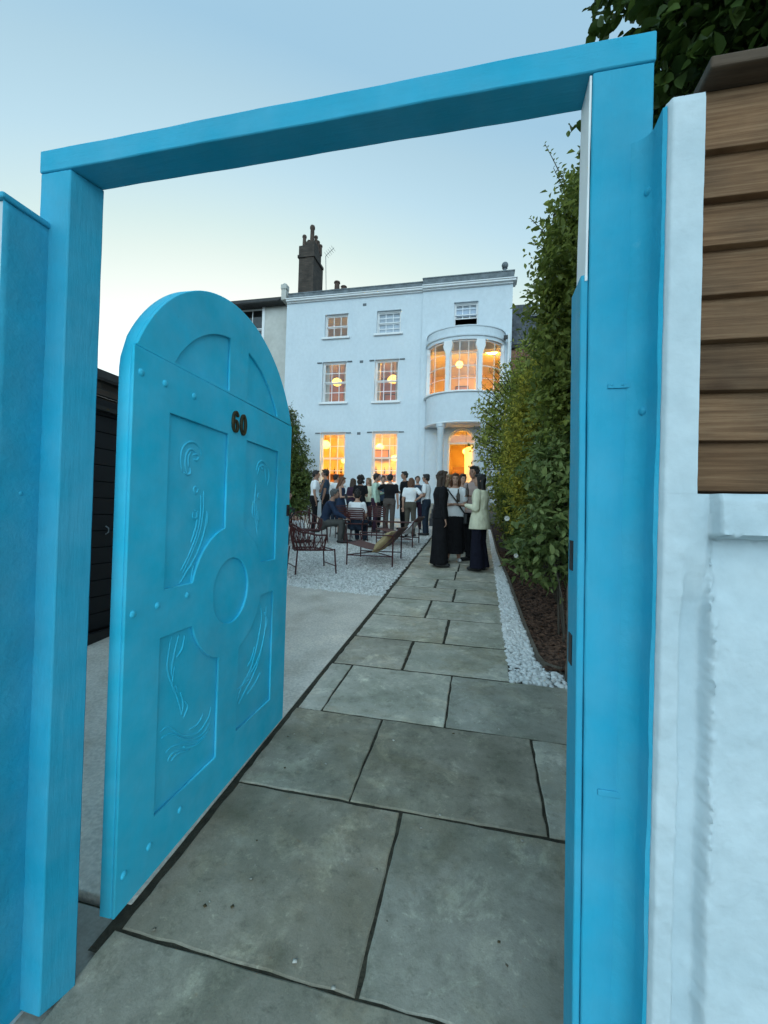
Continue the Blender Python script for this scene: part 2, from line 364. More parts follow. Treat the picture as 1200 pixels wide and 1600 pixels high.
class MB:
    def __init__(s):
        s.v = []; s.f = []; s.m = []
    def add(s, vs, fs, mi=0):
        n = len(s.v)
        s.v.extend([tuple(float(c) for c in p) for p in vs])
        s.f.extend([tuple(i + n for i in f) for f in fs])
        s.m.extend([mi] * len(fs))
        return s
    def box(s, x0, x1, y0, y1, z0, z1, mi=0):
        vs = [(x0, y0, z0), (x1, y0, z0), (x1, y1, z0), (x0, y1, z0), (x0, y0, z1), (x1, y0, z1), (x1, y1, z1), (x0, y1, z1)]
        return s.add(vs, [(0, 3, 2, 1), (4, 5, 6, 7), (0, 1, 5, 4), (1, 2, 6, 5), (2, 3, 7, 6), (3, 0, 4, 7)], mi)
    def obox(s, c, ux, uy, uz, mi=0):
        c = np.array(c, float); ux, uy, uz = (np.array(a, float) for a in (ux, uy, uz))
        vs = [c + a * ux + b * uy + d * uz for d in (-1, 1) for (a, b) in ((-1, -1), (1, -1), (1, 1), (-1, 1))]
        return s.add(vs, [(0, 3, 2, 1), (4, 5, 6, 7), (0, 1, 5, 4), (1, 2, 6, 5), (2, 3, 7, 6), (3, 0, 4, 7)], mi)
    def tube(s, pts, r, n=8, mi=0, cap=True, flat=None):
        pts = [np.array(p, float) for p in pts]
        rs = list(r) if hasattr(r, '__len__') else [r] * len(pts)
        vs = []; fs = []
        prev = None
        for i, p in enumerate(pts):
            t = pts[min(i + 1, len(pts) - 1)] - pts[max(i - 1, 0)]
            t = t / (np.linalg.norm(t) + 1e-9)
            if prev is None:
                a = np.array([0, 0, 1.0]) if abs(t[2]) < 0.9 else np.array([1.0, 0, 0])
            else:
                a = prev
            u = a - t * (a @ t); u /= (np.linalg.norm(u) + 1e-9); prev = u
            w = np.cross(t, u)
            for k in range(n):
                an = 2 * math.pi * k / n
                vs.append(p + rs[i] * (math.cos(an) * u + math.sin(an) * w))
        for i in range(len(pts) - 1):
            for k in range(n):
                k2 = (k + 1) % n
                fs.append((i * n + k, i * n + k2, (i + 1) * n + k2, (i + 1) * n + k))
        if cap:
            fs.append(tuple(range(n - 1, -1, -1)))
            fs.append(tuple((len(pts) - 1) * n + k for k in range(n)))
        return s.add(vs, fs, mi)
    def lathe(s, prof, c, n=24, mi=0, sx=1.0, sy=1.0, a0=0.0, a1=2 * math.pi, closed=True):
        vs = []; fs = []
        full = abs(a1 - a0 - 2 * math.pi) < 1e-6
        nn = n if full else n + 1
        for (r, z) in prof:
            for k in range(nn):
                an = a0 + (a1 - a0) * k / n
                vs.append((c[0] + sx * r * math.cos(an), c[1] + sy * r * math.sin(an), c[2] + z))
        for i in range(len(prof) - 1):
            for k in range(n):
                k2 = (k + 1) % nn
                fs.append((i * nn + k, i * nn + k2, (i + 1) * nn + k2, (i + 1) * nn + k))
        if closed and full:
            fs.append(tuple(range(nn - 1, -1, -1)))
            fs.append(tuple((len(prof) - 1) * nn + k for k in range(nn)))
        return s.add(vs, fs, mi)
    def prism(s, poly, h0, h1, fn, mi=0):
        n = len(poly)
        vs = [fn(a, b, h0) for a, b in poly] + [fn(a, b, h1) for a, b in poly]
        fs = [tuple(range(n - 1, -1, -1)), tuple(range(n, 2 * n))] + [(i, (i + 1) % n, n + (i + 1) % n, n + i) for i in range(n)]
        return s.add(vs, fs, mi)
    def sphere(s, c, r, n=12, m=8, mi=0):
        r = r if hasattr(r, '__len__') else (r, r, r)
        vs = [(c[0], c[1], c[2] - r[2])]; fs = []
        for i in range(1, m):
            th = -math.pi / 2 + math.pi * i / m
            for k in range(n):
                an = 2 * math.pi * k / n
                vs.append((c[0] + r[0] * math.cos(th) * math.cos(an), c[1] + r[1] * math.cos(th) * math.sin(an), c[2] + r[2] * math.sin(th)))
        vs.append((c[0], c[1], c[2] + r[2]))
        for k in range(n):
            fs.append((0, 1 + (k + 1) % n, 1 + k))
            fs.append((len(vs) - 1, 1 + (m - 2) * n + k, 1 + (m - 2) * n + (k + 1) % n))
        for i in range(m - 2):
            for k in range(n):
                a = 1 + i * n + k; b = 1 + i * n + (k + 1) % n
                fs.append((a, b, b + n, a + n))
        return s.add(vs, fs, mi)
    def mesh(s, name, mats, smooth=None, fix=True):
        me = bpy.data.meshes.new(name)
        me.from_pydata(s.v, [], s.f)
        mats = mats if isinstance(mats, (list, tuple)) else [mats]
        for m in mats:
            me.materials.append(m)
        if len(mats) > 1:
            me.polygons.foreach_set('material_index', s.m)
        if fix:
            bm = bmesh.new(); bm.from_mesh(me)
            bmesh.ops.recalc_face_normals(bm, faces=bm.faces[:])
            bm.to_mesh(me); bm.free()
        if smooth is not None:
            me.polygons.foreach_set('use_smooth', [True] * len(me.polygons))
            if smooth < 3:
                me.set_sharp_from_angle(angle=smooth)
        me.update()
        return me
    def build(s, name, mats, parent=None, smooth=None, bevel=None, fix=True, local=False):
        return put(name, s.mesh(name, mats, smooth, fix), parent, bevel, local)

def put(name, me, parent=None, bevel=None, local=False, loc=None, rot=None):
    o = bpy.data.objects.new(name, me)
    col.objects.link(o)
    if loc is not None:
        o.location = loc
    if rot is not None:
        o.rotation_euler = rot
    if parent is not None:
        o.parent = parent
        if not local:
            o.matrix_parent_inverse = W(parent).inverted()
    if bevel:
        b = o.modifiers.new('bevel', 'BEVEL'); b.width = bevel; b.segments = 2; b.limit_method = 'ANGLE'
        b.angle_limit = math.radians(35)
    return o

def tag(o, label, cat, group=None):
    o['label'] = label; o['category'] = cat
    if group: o['group'] = group
    return o
def struct(o):
    o['kind'] = 'structure'; return o
def stuff(o):
    o['kind'] = 'stuff'; return o
def thing(name, label, cat, loc=(0, 0, 0), rz=0.0, group=None):
    o = bpy.data.objects.new(name, None); col.objects.link(o)
    o.empty_display_size = 0.2
    o.location = loc; o.rotation_euler = (0, 0, rz)
    WORLD[o.name] = Matrix.Translation(Vector(loc)) @ Matrix.Rotation(rz, 4, 'Z')
    return tag(o, label, cat, group)
def copy_tree(o, parent=None):
    c = o.copy(); col.objects.link(c); c.parent = parent
    for ch in list(o.children):
        copy_tree(ch, c)
    return c
def wob(p, a=1.0, f=1.0):
    x, y, z = p
    return a * (math.sin(f * (7.1 * x + 3.3 * z) + 1.3) * math.sin(f * (5.7 * y + 6.1 * z) + 0.4) + 0.5 * math.sin(f * (17.0 * x - 13.0 * z + 11 * y)))
def curve_mesh(name, splines, depth, bev=0.002):
    cu = bpy.data.curves.new(name, 'CURVE'); cu.dimensions = '2D'; cu.fill_mode = 'BOTH'
    cu.extrude = depth / 2 - bev; cu.bevel_depth = bev; cu.bevel_resolution = 1; cu.offset = -bev
    for pts in splines:
        sp = cu.splines.new('POLY'); sp.points.add(len(pts) - 1); sp.use_cyclic_u = True
        for p, q in zip(sp.points, pts):
            p.co = (q[0], q[1], 0, 1)
    o = bpy.data.objects.new(name, cu); col.objects.link(o)
    dg = bpy.context.evaluated_depsgraph_get()
    me = bpy.data.meshes.new_from_object(o.evaluated_get(dg))
    bpy.data.objects.remove(o); bpy.data.curves.remove(cu)
    me.name = name
    return me
# ================================================================== ground and paving
def sheet(name, mat, xs, ys, dz=0.0, jitter=0.0):
    mb = MB(); vs = []; fs = []
    for j, y in enumerate(ys):
        for i, x in enumerate(xs):
            vs.append((x, y, gz(y) + dz + (random.uniform(-jitter, jitter) if jitter else 0)))
    nx = len(xs)
    for j in range(len(ys) - 1):
        for i in range(nx - 1):
            fs.append((j * nx + i, j * nx + i + 1, (j + 1) * nx + i + 1, (j + 1) * nx + i))
    mb.add(vs, fs)
    return mb.build(name, mat, fix=False)
_g = MB()
prof = [(-120, -1.0), (-6, -0.62), (16.5, SLOPE * 16.5 - 0.06), (300, SLOPE * 16.5 - 0.06)]
vs = []; fs = []
for (y, z) in prof:
    vs += [(-250, y, z), (250, y, z)]
for j in range(3):
    fs.append((2 * j, 2 * j + 1, 2 * j + 3, 2 * j + 2))
_g.add(vs, fs)
struct(_g.build('ground', M['earth'], fix=False))

# street pavement outside the gate
struct(sheet('pavement', M['pavement'], [-12, 12], [-6, 1.335], -0.020))
# concrete hardstanding beside the path
PADX = -1.222
def ragged(name, mat, pts, z0, z1, parent=None, bevel=None):
    mb = MB(); n = len(pts)
    vs = [(x, y, gz(y) + z0) for x, y in pts] + [(x, y, gz(y) + z1) for x, y in pts]
    fs = [tuple(range(n, 2 * n))] + [(i, (i + 1) % n, n + (i + 1) % n, n + i) for i in range(n)]
    mb.add(vs, fs)
    return mb.build(name, mat, parent, bevel=bevel)
edge = [(PADX - 0.5 * t * 4.8, 5.52 + 0.40 * t + 0.05 * math.sin(9 * t) + 0.03 * math.sin(23 * t)) for t in np.linspace(0, 1, 40)]
struct(ragged('concrete_pad', M['concrete'], [(-6.2, 1.36), (PADX, 1.36), (PADX - 0.004, 3.0), (PADX + 0.002, 4.4)] + edge + [(-6.2, 6.1)], -0.1, 0.0, bevel=0.006))
# white gravel terrace
struct(sheet('gravel_terrace', M['gravel'], list(np.linspace(-9.5, PADX + 0.004, 40)), list(np.linspace(5.3, 15.98, 50)), -0.022, 0.006))
def chips(name, mat, n, sampler, size, flat=0.6, parent=None):
    """n angular stones, joined into one mesh"""
    base = np.array([(1, 0, 0), (-1, 0, 0), (0, 1, 0), (0, -1, 0), (0, 0, 1), (0, 0, -1)], float)
    tri = np.array([(0, 2, 4), (2, 1, 4), (1, 3, 4), (3, 0, 4), (2, 0, 5), (1, 2, 5), (3, 1, 5), (0, 3, 5)])
    P = sampler(n)
    V = base[None] * (1 + 0.5 * (rng.random((n, 6, 3)) - 0.5))
    V[:, :, 2] *= flat
    an = rng.random(n) * 6.283; ca, sa = np.cos(an), np.sin(an)
    x = V[:, :, 0] * ca[:, None] - V[:, :, 1] * sa[:, None]; y = V[:, :, 0] * sa[:, None] + V[:, :, 1] * ca[:, None]
    tl = (rng.random(n) - 0.5) * 1.2
    z = V[:, :, 2] + x * tl[:, None] * 0.5
    V = np.stack([x, y, z], -1) * (size * (0.6 + 0.8 * rng.random(n)))[:, None, None] + P[:, None, :]
    Fc = tri[None] + (np.arange(n) * 6)[:, None, None]
    me = bpy.data.meshes.new(name)
    me.vertices.add(n * 6); me.vertices.foreach_set('co', V.reshape(-1))
    nf = n * 8
    me.loops.add(nf * 3); me.loops.foreach_set('vertex_index', Fc.reshape(-1).astype(np.int32))
    me.polygons.add(nf); me.polygons.foreach_set('loop_start', np.arange(0, nf * 3, 3, dtype=np.int32)); me.polygons.foreach_set('loop_total', np.full(nf, 3, np.int32))
    me.materials.append(mat); me.update(calc_edges=True); me.validate()
    return put(name, me, parent)
def samp_gravel(n):
    t = rng.random(n) ** 1.7
    y = 5.5 + t * 7.5
    x = PADX - 0.006 - rng.random(n) * 4.4
    edgey = 5.52 + 0.40 * (PADX - x) / 2.4
    y = np.maximum(y, edgey + rng.normal(0, 0.035, n))
    return np.stack([x, y, SLOPE * y - 0.014 + 0.012 * rng.random(n)], -1)
g = stuff(chips('gravel', M['chip'], 52000, samp_gravel, 0.017))

# flagstone path
path = struct(sheet('path', M['joint'], [-1.245, -0.6, 0.0, 0.36], list(np.linspace(1.2, 15.6, 20)), -0.020))
for v_ in path.data.vertices:
    v_.co.z += 0.0145
path2 = sheet('joint_bed', M['joint'], [0.352, 1.3], [1.24, 2.0, 3.44], -0.0065); path2.parent = path
XL = -1.192
rows = [1.275, 2.02, 2.745, 3.465, 4.10, 4.80, 5.49, 6.11, 6.64]
cuts = {0: [-0.326, 0.60], 1: [-0.585, 0.341], 2: [-1.01, -0.18], 3: [-0.588], 4: [-0.302], 5: [-0.569], 6: [-0.30], 7: [-0.597], 8: [-0.349]}
y = rows[-1]; k = 9
while y < 15.2:
    y += random.uniform(0.5, 0.66); rows.append(y); cuts[k] = [(-0.30 if k % 2 else -0.58) + random.uniform(-0.07, 0.07)]; k += 1
cuts[-1] = [0.02]
def slab(x0, x1, y0, y1):
    gpx = 0.006 if y0 < 3 else 0.0155
    x0 += gpx; x1 -= gpx; y0 += gpx; y1 -= gpx
    pts = []
    cor = [(x0, y0), (x1, y0), (x1, y1), (x0, y1)]
    cor = [(a + random.uniform(-0.005, 0.005), b + random.uniform(-0.005, 0.005)) for a, b in cor]
    for i in range(4):
        a, b = cor[i], cor[(i + 1) % 4]
        nseg = 12
        for t in range(nseg):
            u = t / nseg
            j = 0.002 if t == 0 else 0.004
            pts.append((a[0] + (b[0] - a[0]) * u + random.uniform(-j, j), a[1] + (b[1] - a[1]) * u + random.uniform(-j, j)))
    cx, cy = 0.5 * (x0 + x1), 0.5 * (y0 + y1)
    dz = random.uniform(-0.002, 0.003); tx = random.uniform(-0.003, 0.003)
    n = len(pts); vs = []
    for (sh, zz) in ((0.0, -0.05), (0.0, -0.0035), (0.006, 0.0)):
        for (a, b) in pts:
            d = math.hypot(a - cx, b - cy)
            a2 = a + (cx - a) / d * sh; b2 = b + (cy - b) / d * sh
            vs.append((a2 - cx, b2 - cy, SLOPE * (b2 - cy) + dz + tx * (a2 - cx) + zz))
    fs = []
    for r in range(2):
        fs += [(r * n + i, r * n + (i + 1) % n, (r + 1) * n + (i + 1) % n, (r + 1) * n + i) for i in range(n)]
    fs.append(tuple(range(2 * n, 3 * n)))
    mb = MB(); mb.add(vs, fs)
    return put('slab', mb.mesh('slab', M['slab_pale'] if cy > 3.3 or (cy > 2.6 and cx < -.1) else M['slab']), path, loc=(cx, cy, SLOPE * cy))
def xr(i):      # right end of a row
    return {-1: 1.25, 0: 1.25, 1: 1.2, 2: 0.75}.get(i, 0.262 + 0.006 * min(i, 5) + random.uniform(-0.01, 0.01))
for i in range(-1, len(rows) - 1):
    ya = 0.25 if i == -1 else rows[i]
    xs = [XL - (0.0 if i >= 0 else 0.02)] + [c for c in cuts.get(i, [])] + [xr(i)]
    if i == -1:
        ya = 0.35
    for a, b in zip(xs[:-1], xs[1:]):
        slab(a, b, ya, rows[i + 1])
def samp_litter(n):
    y = 0.9 + rng.random(n) ** 1.4 * 7.0; x = -1.15 + rng.random(n) * 1.38
    return np.stack([x, y, SLOPE * y + 0.006 + 0 * x], -1)
M['litter'] = PM('litter', (0.10, 0.07, 0.03), (0.75, 0.73, 0.66), rough=0.8, island=True, contrast=(0.1, 0.9))
stuff(chips('fallen_litter', M['litter'], 90, samp_litter, 0.0065, 0.2))

# ================================================================== planting bed, edging, pebbles
bedx = [(3.80, 0.56), (3.95, 0.53), (4.4, 0.512), (4.95, 0.495), (5.84, 0.478), (6.9, 0.46), (8.1, 0.41), (9.5, 0.375), (14.5, 0.33)]
def edge_x(yy):
    for (a, xa), (b, xb) in zip(bedx[:-1], bedx[1:]):
        if yy <= b:
            return xa + (xb - xa) * (yy - a) / (b - a)
    return bedx[-1][1]
bed_pts = [(0.665, 3.74), (0.62, 3.75)] + [(x, y) for y, x in bedx]
pts = [(3.2, 3.3)] + [(0.70, 3.3)] + bed_pts + [(3.2, 14.5)]
mb = MB(); vs = []; fs = []
ys = np.linspace(3.7, 14.5, 60)
for yy in ys:
    e = edge_x(max(yy, 3.8)) + 0.012
    for t in np.linspace(0, 1, 24):
        x = e + (3.2 - e) * t
        vs.append((x, yy, gz(yy) + 0.004 + 0.05 * (1 - math.exp(-6 * t)) + random.uniform(-0.008, 0.008)))
for j in range(len(ys) - 1):
    for i in range(23):
        fs.append((j * 24 + i, j * 24 + i + 1, (j + 1) * 24 + i + 1, (j + 1) * 24 + i))
mb.add(vs, fs)
bed = struct(mb.build('flower_bed', M['soil'], smooth=3))
def samp_bark(n):
    t = rng.random(n) ** 1.8
    y = 3.72 + t * 5.5
    u = rng.random(n)
    e = np.array([edge_x(max(q, 3.8)) for q in y]) + 0.02
    x = e + u * 1.1
    return np.stack([x, y, SLOPE * y + 0.012 + 0.05 * (1 - np.exp(-6 * u * 1.1 / 2.7)) + 0.012 * rng.random(n)], -1)
stuff(chips('bark_mulch', M['bark'], 9000, samp_bark, 0.028, 0.35))
ed = [(0.69, 3.715)] + [(0.655, 3.725), (0.61, 3.75)] + [(x, y) for y, x in bedx]
mb = MB(); sm = []
for (a, b) in zip(ed[:-1], ed[1:]):
    for t in np.linspace(0, 1, 8, endpoint=False):
        sm.append((a[0] + (b[0] - a[0]) * t, a[1] + (b[1] - a[1]) * t))
sm.append(ed[-1])
vs = []; fs = []
for i, (x, y) in enumerate(sm):
    p, q = sm[max(i - 1, 0)], sm[min(i + 1, len(sm) - 1)]
    d = np.array([q[0] - p[0], q[1] - p[1]]); d /= np.linalg.norm(d); nrm = np.array([-d[1], d[0]])
    w = 0.011
    zt = gz(y) + 0.048 + random.uniform(-0.003, 0.003)
    for sgn, z in ((-1, gz(y) - 0.06), (-1, zt), (1, zt), (1, gz(y) - 0.06)):
        vs.append((x + nrm[0] * w * sgn, y + nrm[1] * w * sgn, z))
for i in range(len(sm) - 1):
    for k in range(3):
        fs.append((4 * i + k, 4 * i + k + 1, 4 * i + 4 + k + 1, 4 * i + 4 + k))
mb.add(vs, fs)
tag(mb.build('bed_edging', M['old_timber']), 'low curved grey edging between white pebbles and bark mulch bed', 'edging')

# pebbles
pb = struct(sheet('pebble_strip', M['gravel'], [0.24, 0.5, 0.72], list(np.linspace(3.44, 14.5, 30)), -0.03))
def pebble_mesh(k):
    mb = MB(); mb.sphere((0, 0, 0), (1, 0.78, 0.6), 8, 5)
    r = np.random.default_rng(100 + k)
    ph = r.random(6) * 6.28
    mb.v = [tuple(np.array(p) * (1 + 0.14 * math.sin(2.2 * p[0] + ph[0]) + 0.12 * math.sin(2.6 * p[1] + ph[1]) + 0.1 * math.sin(3 * p[2] + ph[2]))) for p in mb.v]
    return mb.mesh('pebble', M['pebble'], smooth=3)
pm = [pebble_mesh(k) for k in range(6)]
def peb_pos(n, y0, y1):
    out = []
    while len(out) < n:
        y = random.uniform(y0, y1)
        xl = 0.275 if y < 6 else 0.255
        xr_ = edge_x(max(y, 3.8)) - 0.018
        if y < 3.80:
            xr_ = 0.68 if y < 3.70 else 0.60
        if y < 3.47: continue
        x = random.uniform(xl, xr_)
        out.append((x, y))
    return out
placed = []
for (x, y) in peb_pos(3200, 3.47, 5.0):
    s = random.uniform(0.019, 0.033)
    lay = 0
    ok = True
    for (a, b, sb) in placed:
        if (a - x) ** 2 + (b - y) ** 2 < (0.60 * (s + sb)) ** 2:
            ok = False; break
    if not ok: continue
    placed.append((x, y, s))
placed.sort(key=lambda q: q[1])
placed = placed[:295]
ylast = placed[-1][1]
for (x, y, s) in placed:
    put('pebble', random.choice(pm), pb, loc=(x, y, gz(y) - 0.006 + random.uniform(0, 0.012)), rot=(random.uniform(-.4, .4), random.uniform(-.4, .4), random.uniform(0, 6.28))).scale = (s, s, s)
def samp_peb(n):
    t = rng.random(n) ** 1.4
    y = 3.5 + t * 10.5
    xr_ = np.array([edge_x(max(q, 3.8)) - 0.02 for q in y])
    x = 0.272 + rng.random(n) * np.maximum(xr_ - 0.272, 0.08)
    z = SLOPE * y - 0.012 + 0.012 * rng.random(n)
    z = np.where(y < ylast, z - 0.012, z)
    return np.stack([x, y, z], -1)
n = 4200
P = samp_peb(n)
b0 = MB(); b0.sphere((0, 0, 0), (1, 0.8, 0.62), 7, 4)
bv = np.array(b0.v); bf = b0.f
sz = rng.uniform(0.017, 0.029, n); an = rng.random(n) * 6.28
allv = []; allf = []
for i in range(n):
    c, s = math.cos(an[i]), math.sin(an[i])
    q = bv @ np.array([[c, s, 0], [-s, c, 0], [0, 0, 1]]) * sz[i] + P[i]
    o = len(allv); allv.extend(map(tuple, q)); allf.extend([tuple(k + o for k in f) for f in bf])
mb = MB(); mb.v = allv; mb.f = allf; mb.m = [0] * len(allf)
o = stuff(mb.build('pebble_fill', M['pebble_far'], pb, smooth=3, fix=False))

# ================================================================== gate frame
YG = 1.017
XPL, XPR = -1.217, 0.2215          # inner faces of the posts
XOL, XOR = -1.327, 0.346
ZL, ZT = 2.607, 2.674
PB = YG + 0.092                    # back of the frame
def timber(name, x0, x1, y0, y1, z0, z1, mat, parent, nz=60, nx=3, amp=0.0005, bevel=0.0035):
    """a painted timber whose faces waver a little"""
    L = (x1 - x0, y1 - y0, z1 - z0)
    ax = int(np.argmax(L))
    mb = MB(); ring = []
    n = nz; vs = []
    for i in range(n + 1):
        t = i / n
        for (a, b) in ((0, 0), (1, 0), (1, 1), (0, 1)):
            uv = [a, b]; p = [0, 0, 0]; k = 0
            for d in range(3):
                lo = (x0, y0, z0)[d]; hi = (x1, y1, z1)[d]
                if d == ax: p[d] = lo + (hi - lo) * t
                else:
                    p[d] = (hi if uv[k] else lo) + amp * math.sin(9.0 * t * L[ax] + 3 * k + 2 * a + 5 * b) + amp * 0.6 * math.sin(31.0 * t * L[ax] + 1.7 * k + a * 3 + b) + random.uniform(-0.2, 0.2) * amp
                    k += 1
            vs.append(tuple(p))
    fs = [(3, 2, 1, 0), tuple(4 * n + k for k in range(4))]
    for i in range(n):
        for k in range(4):
            fs.append((4 * i + k, 4 * i + (k + 1) % 4, 4 * i + 4 + (k + 1) % 4, 4 * i + 4 + k))
    mb.add(vs, fs)
    return mb.build(name, mat, parent, smooth=0.9, bevel=bevel)
gf = thing('gate_frame', 'bright blue painted timber gateway with two posts and lintel', 'gate frame', ((XPL + XPR) / 2, YG, gz(YG)))
pl = timber('post', XOL, XPL, YG, PB, gz(YG) + 0.004, ZL + 0.0, M['blue_timber'], gf)
for v_ in pl.data.vertices:                     # the inner face is set slightly askew
    if v_.co.x > -1.24 and v_.co.y > PB - 0.01: v_.co.x += 0.027
prr = timber('post', XPR, XOR, YG, PB, gz(YG) + 0.004, ZL + 0.0, M['blue_timber'], gf)
timber('lintel', XOL - 0.002, XOR + 0.002, YG - 0.003, PB + 0.001, ZL + 0.001, ZT, M['blue_lintel'], gf)
timber('white_lining', XPR - 0.006, XPR - 0.0005, YG + 0.004, PB - 0.003, 2.14, ZL - 0.002, M['white_timber'], gf, amp=0.0004, bevel=0.001)
timber('door_stop', XPR - 0.0165, XPR - 0.001, YG + 0.006, PB + 0.012, gz(YG) + 0.01, 2.155, M['blue_timber'], gf, amp=0.0003, bevel=0.003)
for zz in (1.52, 1.30):
    mb = MB(); mb.box(XPR - 0.0185, XPR - 0.0155, YG + 0.05, YG + 0.085, zz - 0.035, zz + 0.035)
    mb.build('strike_plate', M['iron'], gf)
for o_ in gf.children:                           # the right post's inner edge drifts outwards towards the foot
    if o_.name.startswith(('door_stop', 'strike_plate', 'post')):
        for v_ in o_.data.vertices:
            if 0.15 < v_.co.x < 0.24: v_.co.x += 0.0130 * max(0.0, 2.35 - v_.co.z)
def dome(name, mat, parent, c, axis, r=0.011, h=0.005):
    mb = MB()
    prof = [(r, -0.002), (r * 0.96, h * 0.4), (r * 0.75, h * 0.8), (r * 0.35, h)]
    mb.lathe(prof, (0, 0, 0), 12)
    q = Vector(axis).to_track_quat('Z', 'Y').to_matrix()
    mb.v = [tuple(q @ Vector(p) + Vector(c)) for p in mb.v]
    return mb.build(name, mat, parent, smooth=0.9)
for (px, py) in ((125, 729), (123, 797)):
    d = ray(px, py); t = XPL / d[0]; p = CAM + d * t
    dome('bolt_head', M['blue_timber'], gf, (XPL - 0.0005, p[1], p[2]), (1, 0, 0), 0.008, 0.004)

# old strap plate on the right post
mb = MB(); c = atY(977, 603, YG); mb.box(c[0] - 0.035, c[0] + 0.03, YG - 0.004, YG + 0.002, c[2] - 0.005, c[2] + 0.006)
for k in (-0.028, -0.006, 0.018):
    mb.sphere((c[0] + k, YG - 0.004, c[2] + 0.003), (0.004, 0.002, 0.004), 8, 5)
mb.build('strap_plate', M['blue_timber'], gf, bevel=0.002)
mb = MB(); c = atY(955, 1240, YG); mb.box(c[0] - 0.028, c[0] + 0.024, YG - 0.004, YG + 0.002, c[2] - 0.007, c[2] + 0.007)
mb.build('strap_plate', M['blue_timber'], gf, bevel=0.002)

# ================================================================== garden walls either side of the gate
def heightfield_wall(name, x0, x1, zb, zt, fy, yback, mat, parent, dx_fn, dz=0.008):
    xs = dx_fn; zs = np.linspace(zb, zt, int((zt - zb) / dz))
    mb = MB(); vs = []; fs = []
    nx, nz = len(xs), len(zs)
    for z in zs:
        for x in xs:
            vs.append((x, fy(x, z), z))
    for j in range(nz - 1):
        for i in range(nx - 1):
            fs.append((j * nx + i, j * nx + i + 1, (j + 1) * nx + i + 1, (j + 1) * nx + i))
    b0 = len(vs)
    for (x, z) in ((xs[0], zb), (xs[-1], zb), (xs[-1], zt), (xs[0], zt)):
        vs.append((x, yback, z))
    fs.append((b0 + 3, b0 + 2, b0 + 1, b0))
    fs.append(tuple([j * nx for j in range(nz)] + [b0 + 3, b0]))
    fs.append(tuple([j * nx + nx - 1 for j in range(nz - 1, -1, -1)] + [b0 + 1, b0 + 2]))
    fs.append(tuple([(nz - 1) * nx + i for i in range(nx)] + [b0 + 2, b0 + 3]))
    mb.add(vs, fs)
    return mb.build(name, mat, parent, smooth=1.2)
class VN:      # value noise for rough plaster
    def __init__(s, seed):
        s.t = np.random.default_rng(seed).random((64, 64))
    def __call__(s, x, z):
        xi, zi = math.floor(x), math.floor(z); fx, fz = x - xi, z - zi
        fx = fx * fx * (3 - 2 * fx); fz = fz * fz * (3 - 2 * fz)
        g = lambda a, b: s.t[a % 64, b % 64]
        return (g(xi, zi) * (1 - fx) + g(xi + 1, zi) * fx) * (1 - fz) + (g(xi, zi + 1) * (1 - fx) + g(xi + 1, zi + 1) * fx) * fz - 0.5
vn = VN(3)
def sstep(a, b, x):
    t = min(max((x - a) / (b - a), 0), 1); return t * t * (3 - 2 * t)
def plaster(x, z):
    return 0.005 * vn(x * 14, z * 9) + 0.0032 * vn(x * 45 + 9, z * 38) + 0.0011 * vn(x * 130, z * 120 + 5)
def fy_low(x, z):
    e1 = 0.438 + 0.006 * vn(3.3, z * 26) + 0.003 * vn(8.1, z * 90)
    e0 = 0.384 + 0.005 * vn(5.3, z * 18)
    y = 0.926
    y += 0.014 * sstep(0.350, 0.342, x)
    groove = (sstep(e0 - 0.004, e0 + 0.012, x) - sstep(e1 - 0.012, e1 + 0.004, x)) * sstep(1.56, 1.40, z)
    y += 0.034 * groove + 0.004 * sstep(e1 - 0.004, e1 + 0.004, x) * sstep(1.60, 1.45, z)
    edge = 1.578 + 0.009 * vn(x * 70, 2.2) + 0.004 * vn(x * 190, 7.2)
    led = sstep(edge - 0.004, edge + 0.004, z) * sstep(0.424, 0.436, x)
    under = sstep(1.38, edge, z) * (1 - led) * sstep(0.42, 0.45, x)
    y += 0.034 * under
    y = y * (1 - led) + (0.894 + 0.010 * vn(x * 25, z * 25) + 0.010 * sstep(1.645, 1.66, z)) * led
    lump = math.exp(-((x - e1) / 0.008) ** 2) * sstep(1.62, 1.56, z) * sstep(0.75, 1.15, z)
    y -= lump * (0.001 + 0.030 * max(0, vn(x * 170, z * 120) - 0.06) + 0.012 * max(0, vn(x * 60 + 4, z * 30)))
    lump0 = math.exp(-((x - e0) / 0.006) ** 2) * sstep(1.62, 1.5, z)
    y -= lump0 * 0.012 * max(0, vn(x * 150 + 31, z * 95) - 0.14)
    return y + plaster(x, z)
rw = thing('garden_wall', 'white rough rendered garden wall under the timber fence panel', 'wall', (0.7, 1.0, gz(1.0)))
xs_low = np.concatenate([np.arange(0.342, 0.56, 0.003), np.linspace(0.57, 3.2, 40)])
heightfield_wall('rendered_base', 0, 0, gz(0.9) - 0.1, 1.66, fy_low, 1.13, M['white_render'], rw, xs_low, 0.005)
def fy_pier(x, z):
    y = 0.926 + 0.014 * sstep(0.350, 0.342, x) + 0.003 * sstep(2.425, 2.44, z)
    return y + plaster(x, z) * (1.0 - 0.5 * sstep(1.66, 1.75, z))
heightfield_wall('pier', 0, 0, 1.6602, 2.44, fy_pier, 1.13, M['white_render'], rw, np.arange(0.342, 0.4061, 0.003), 0.006)
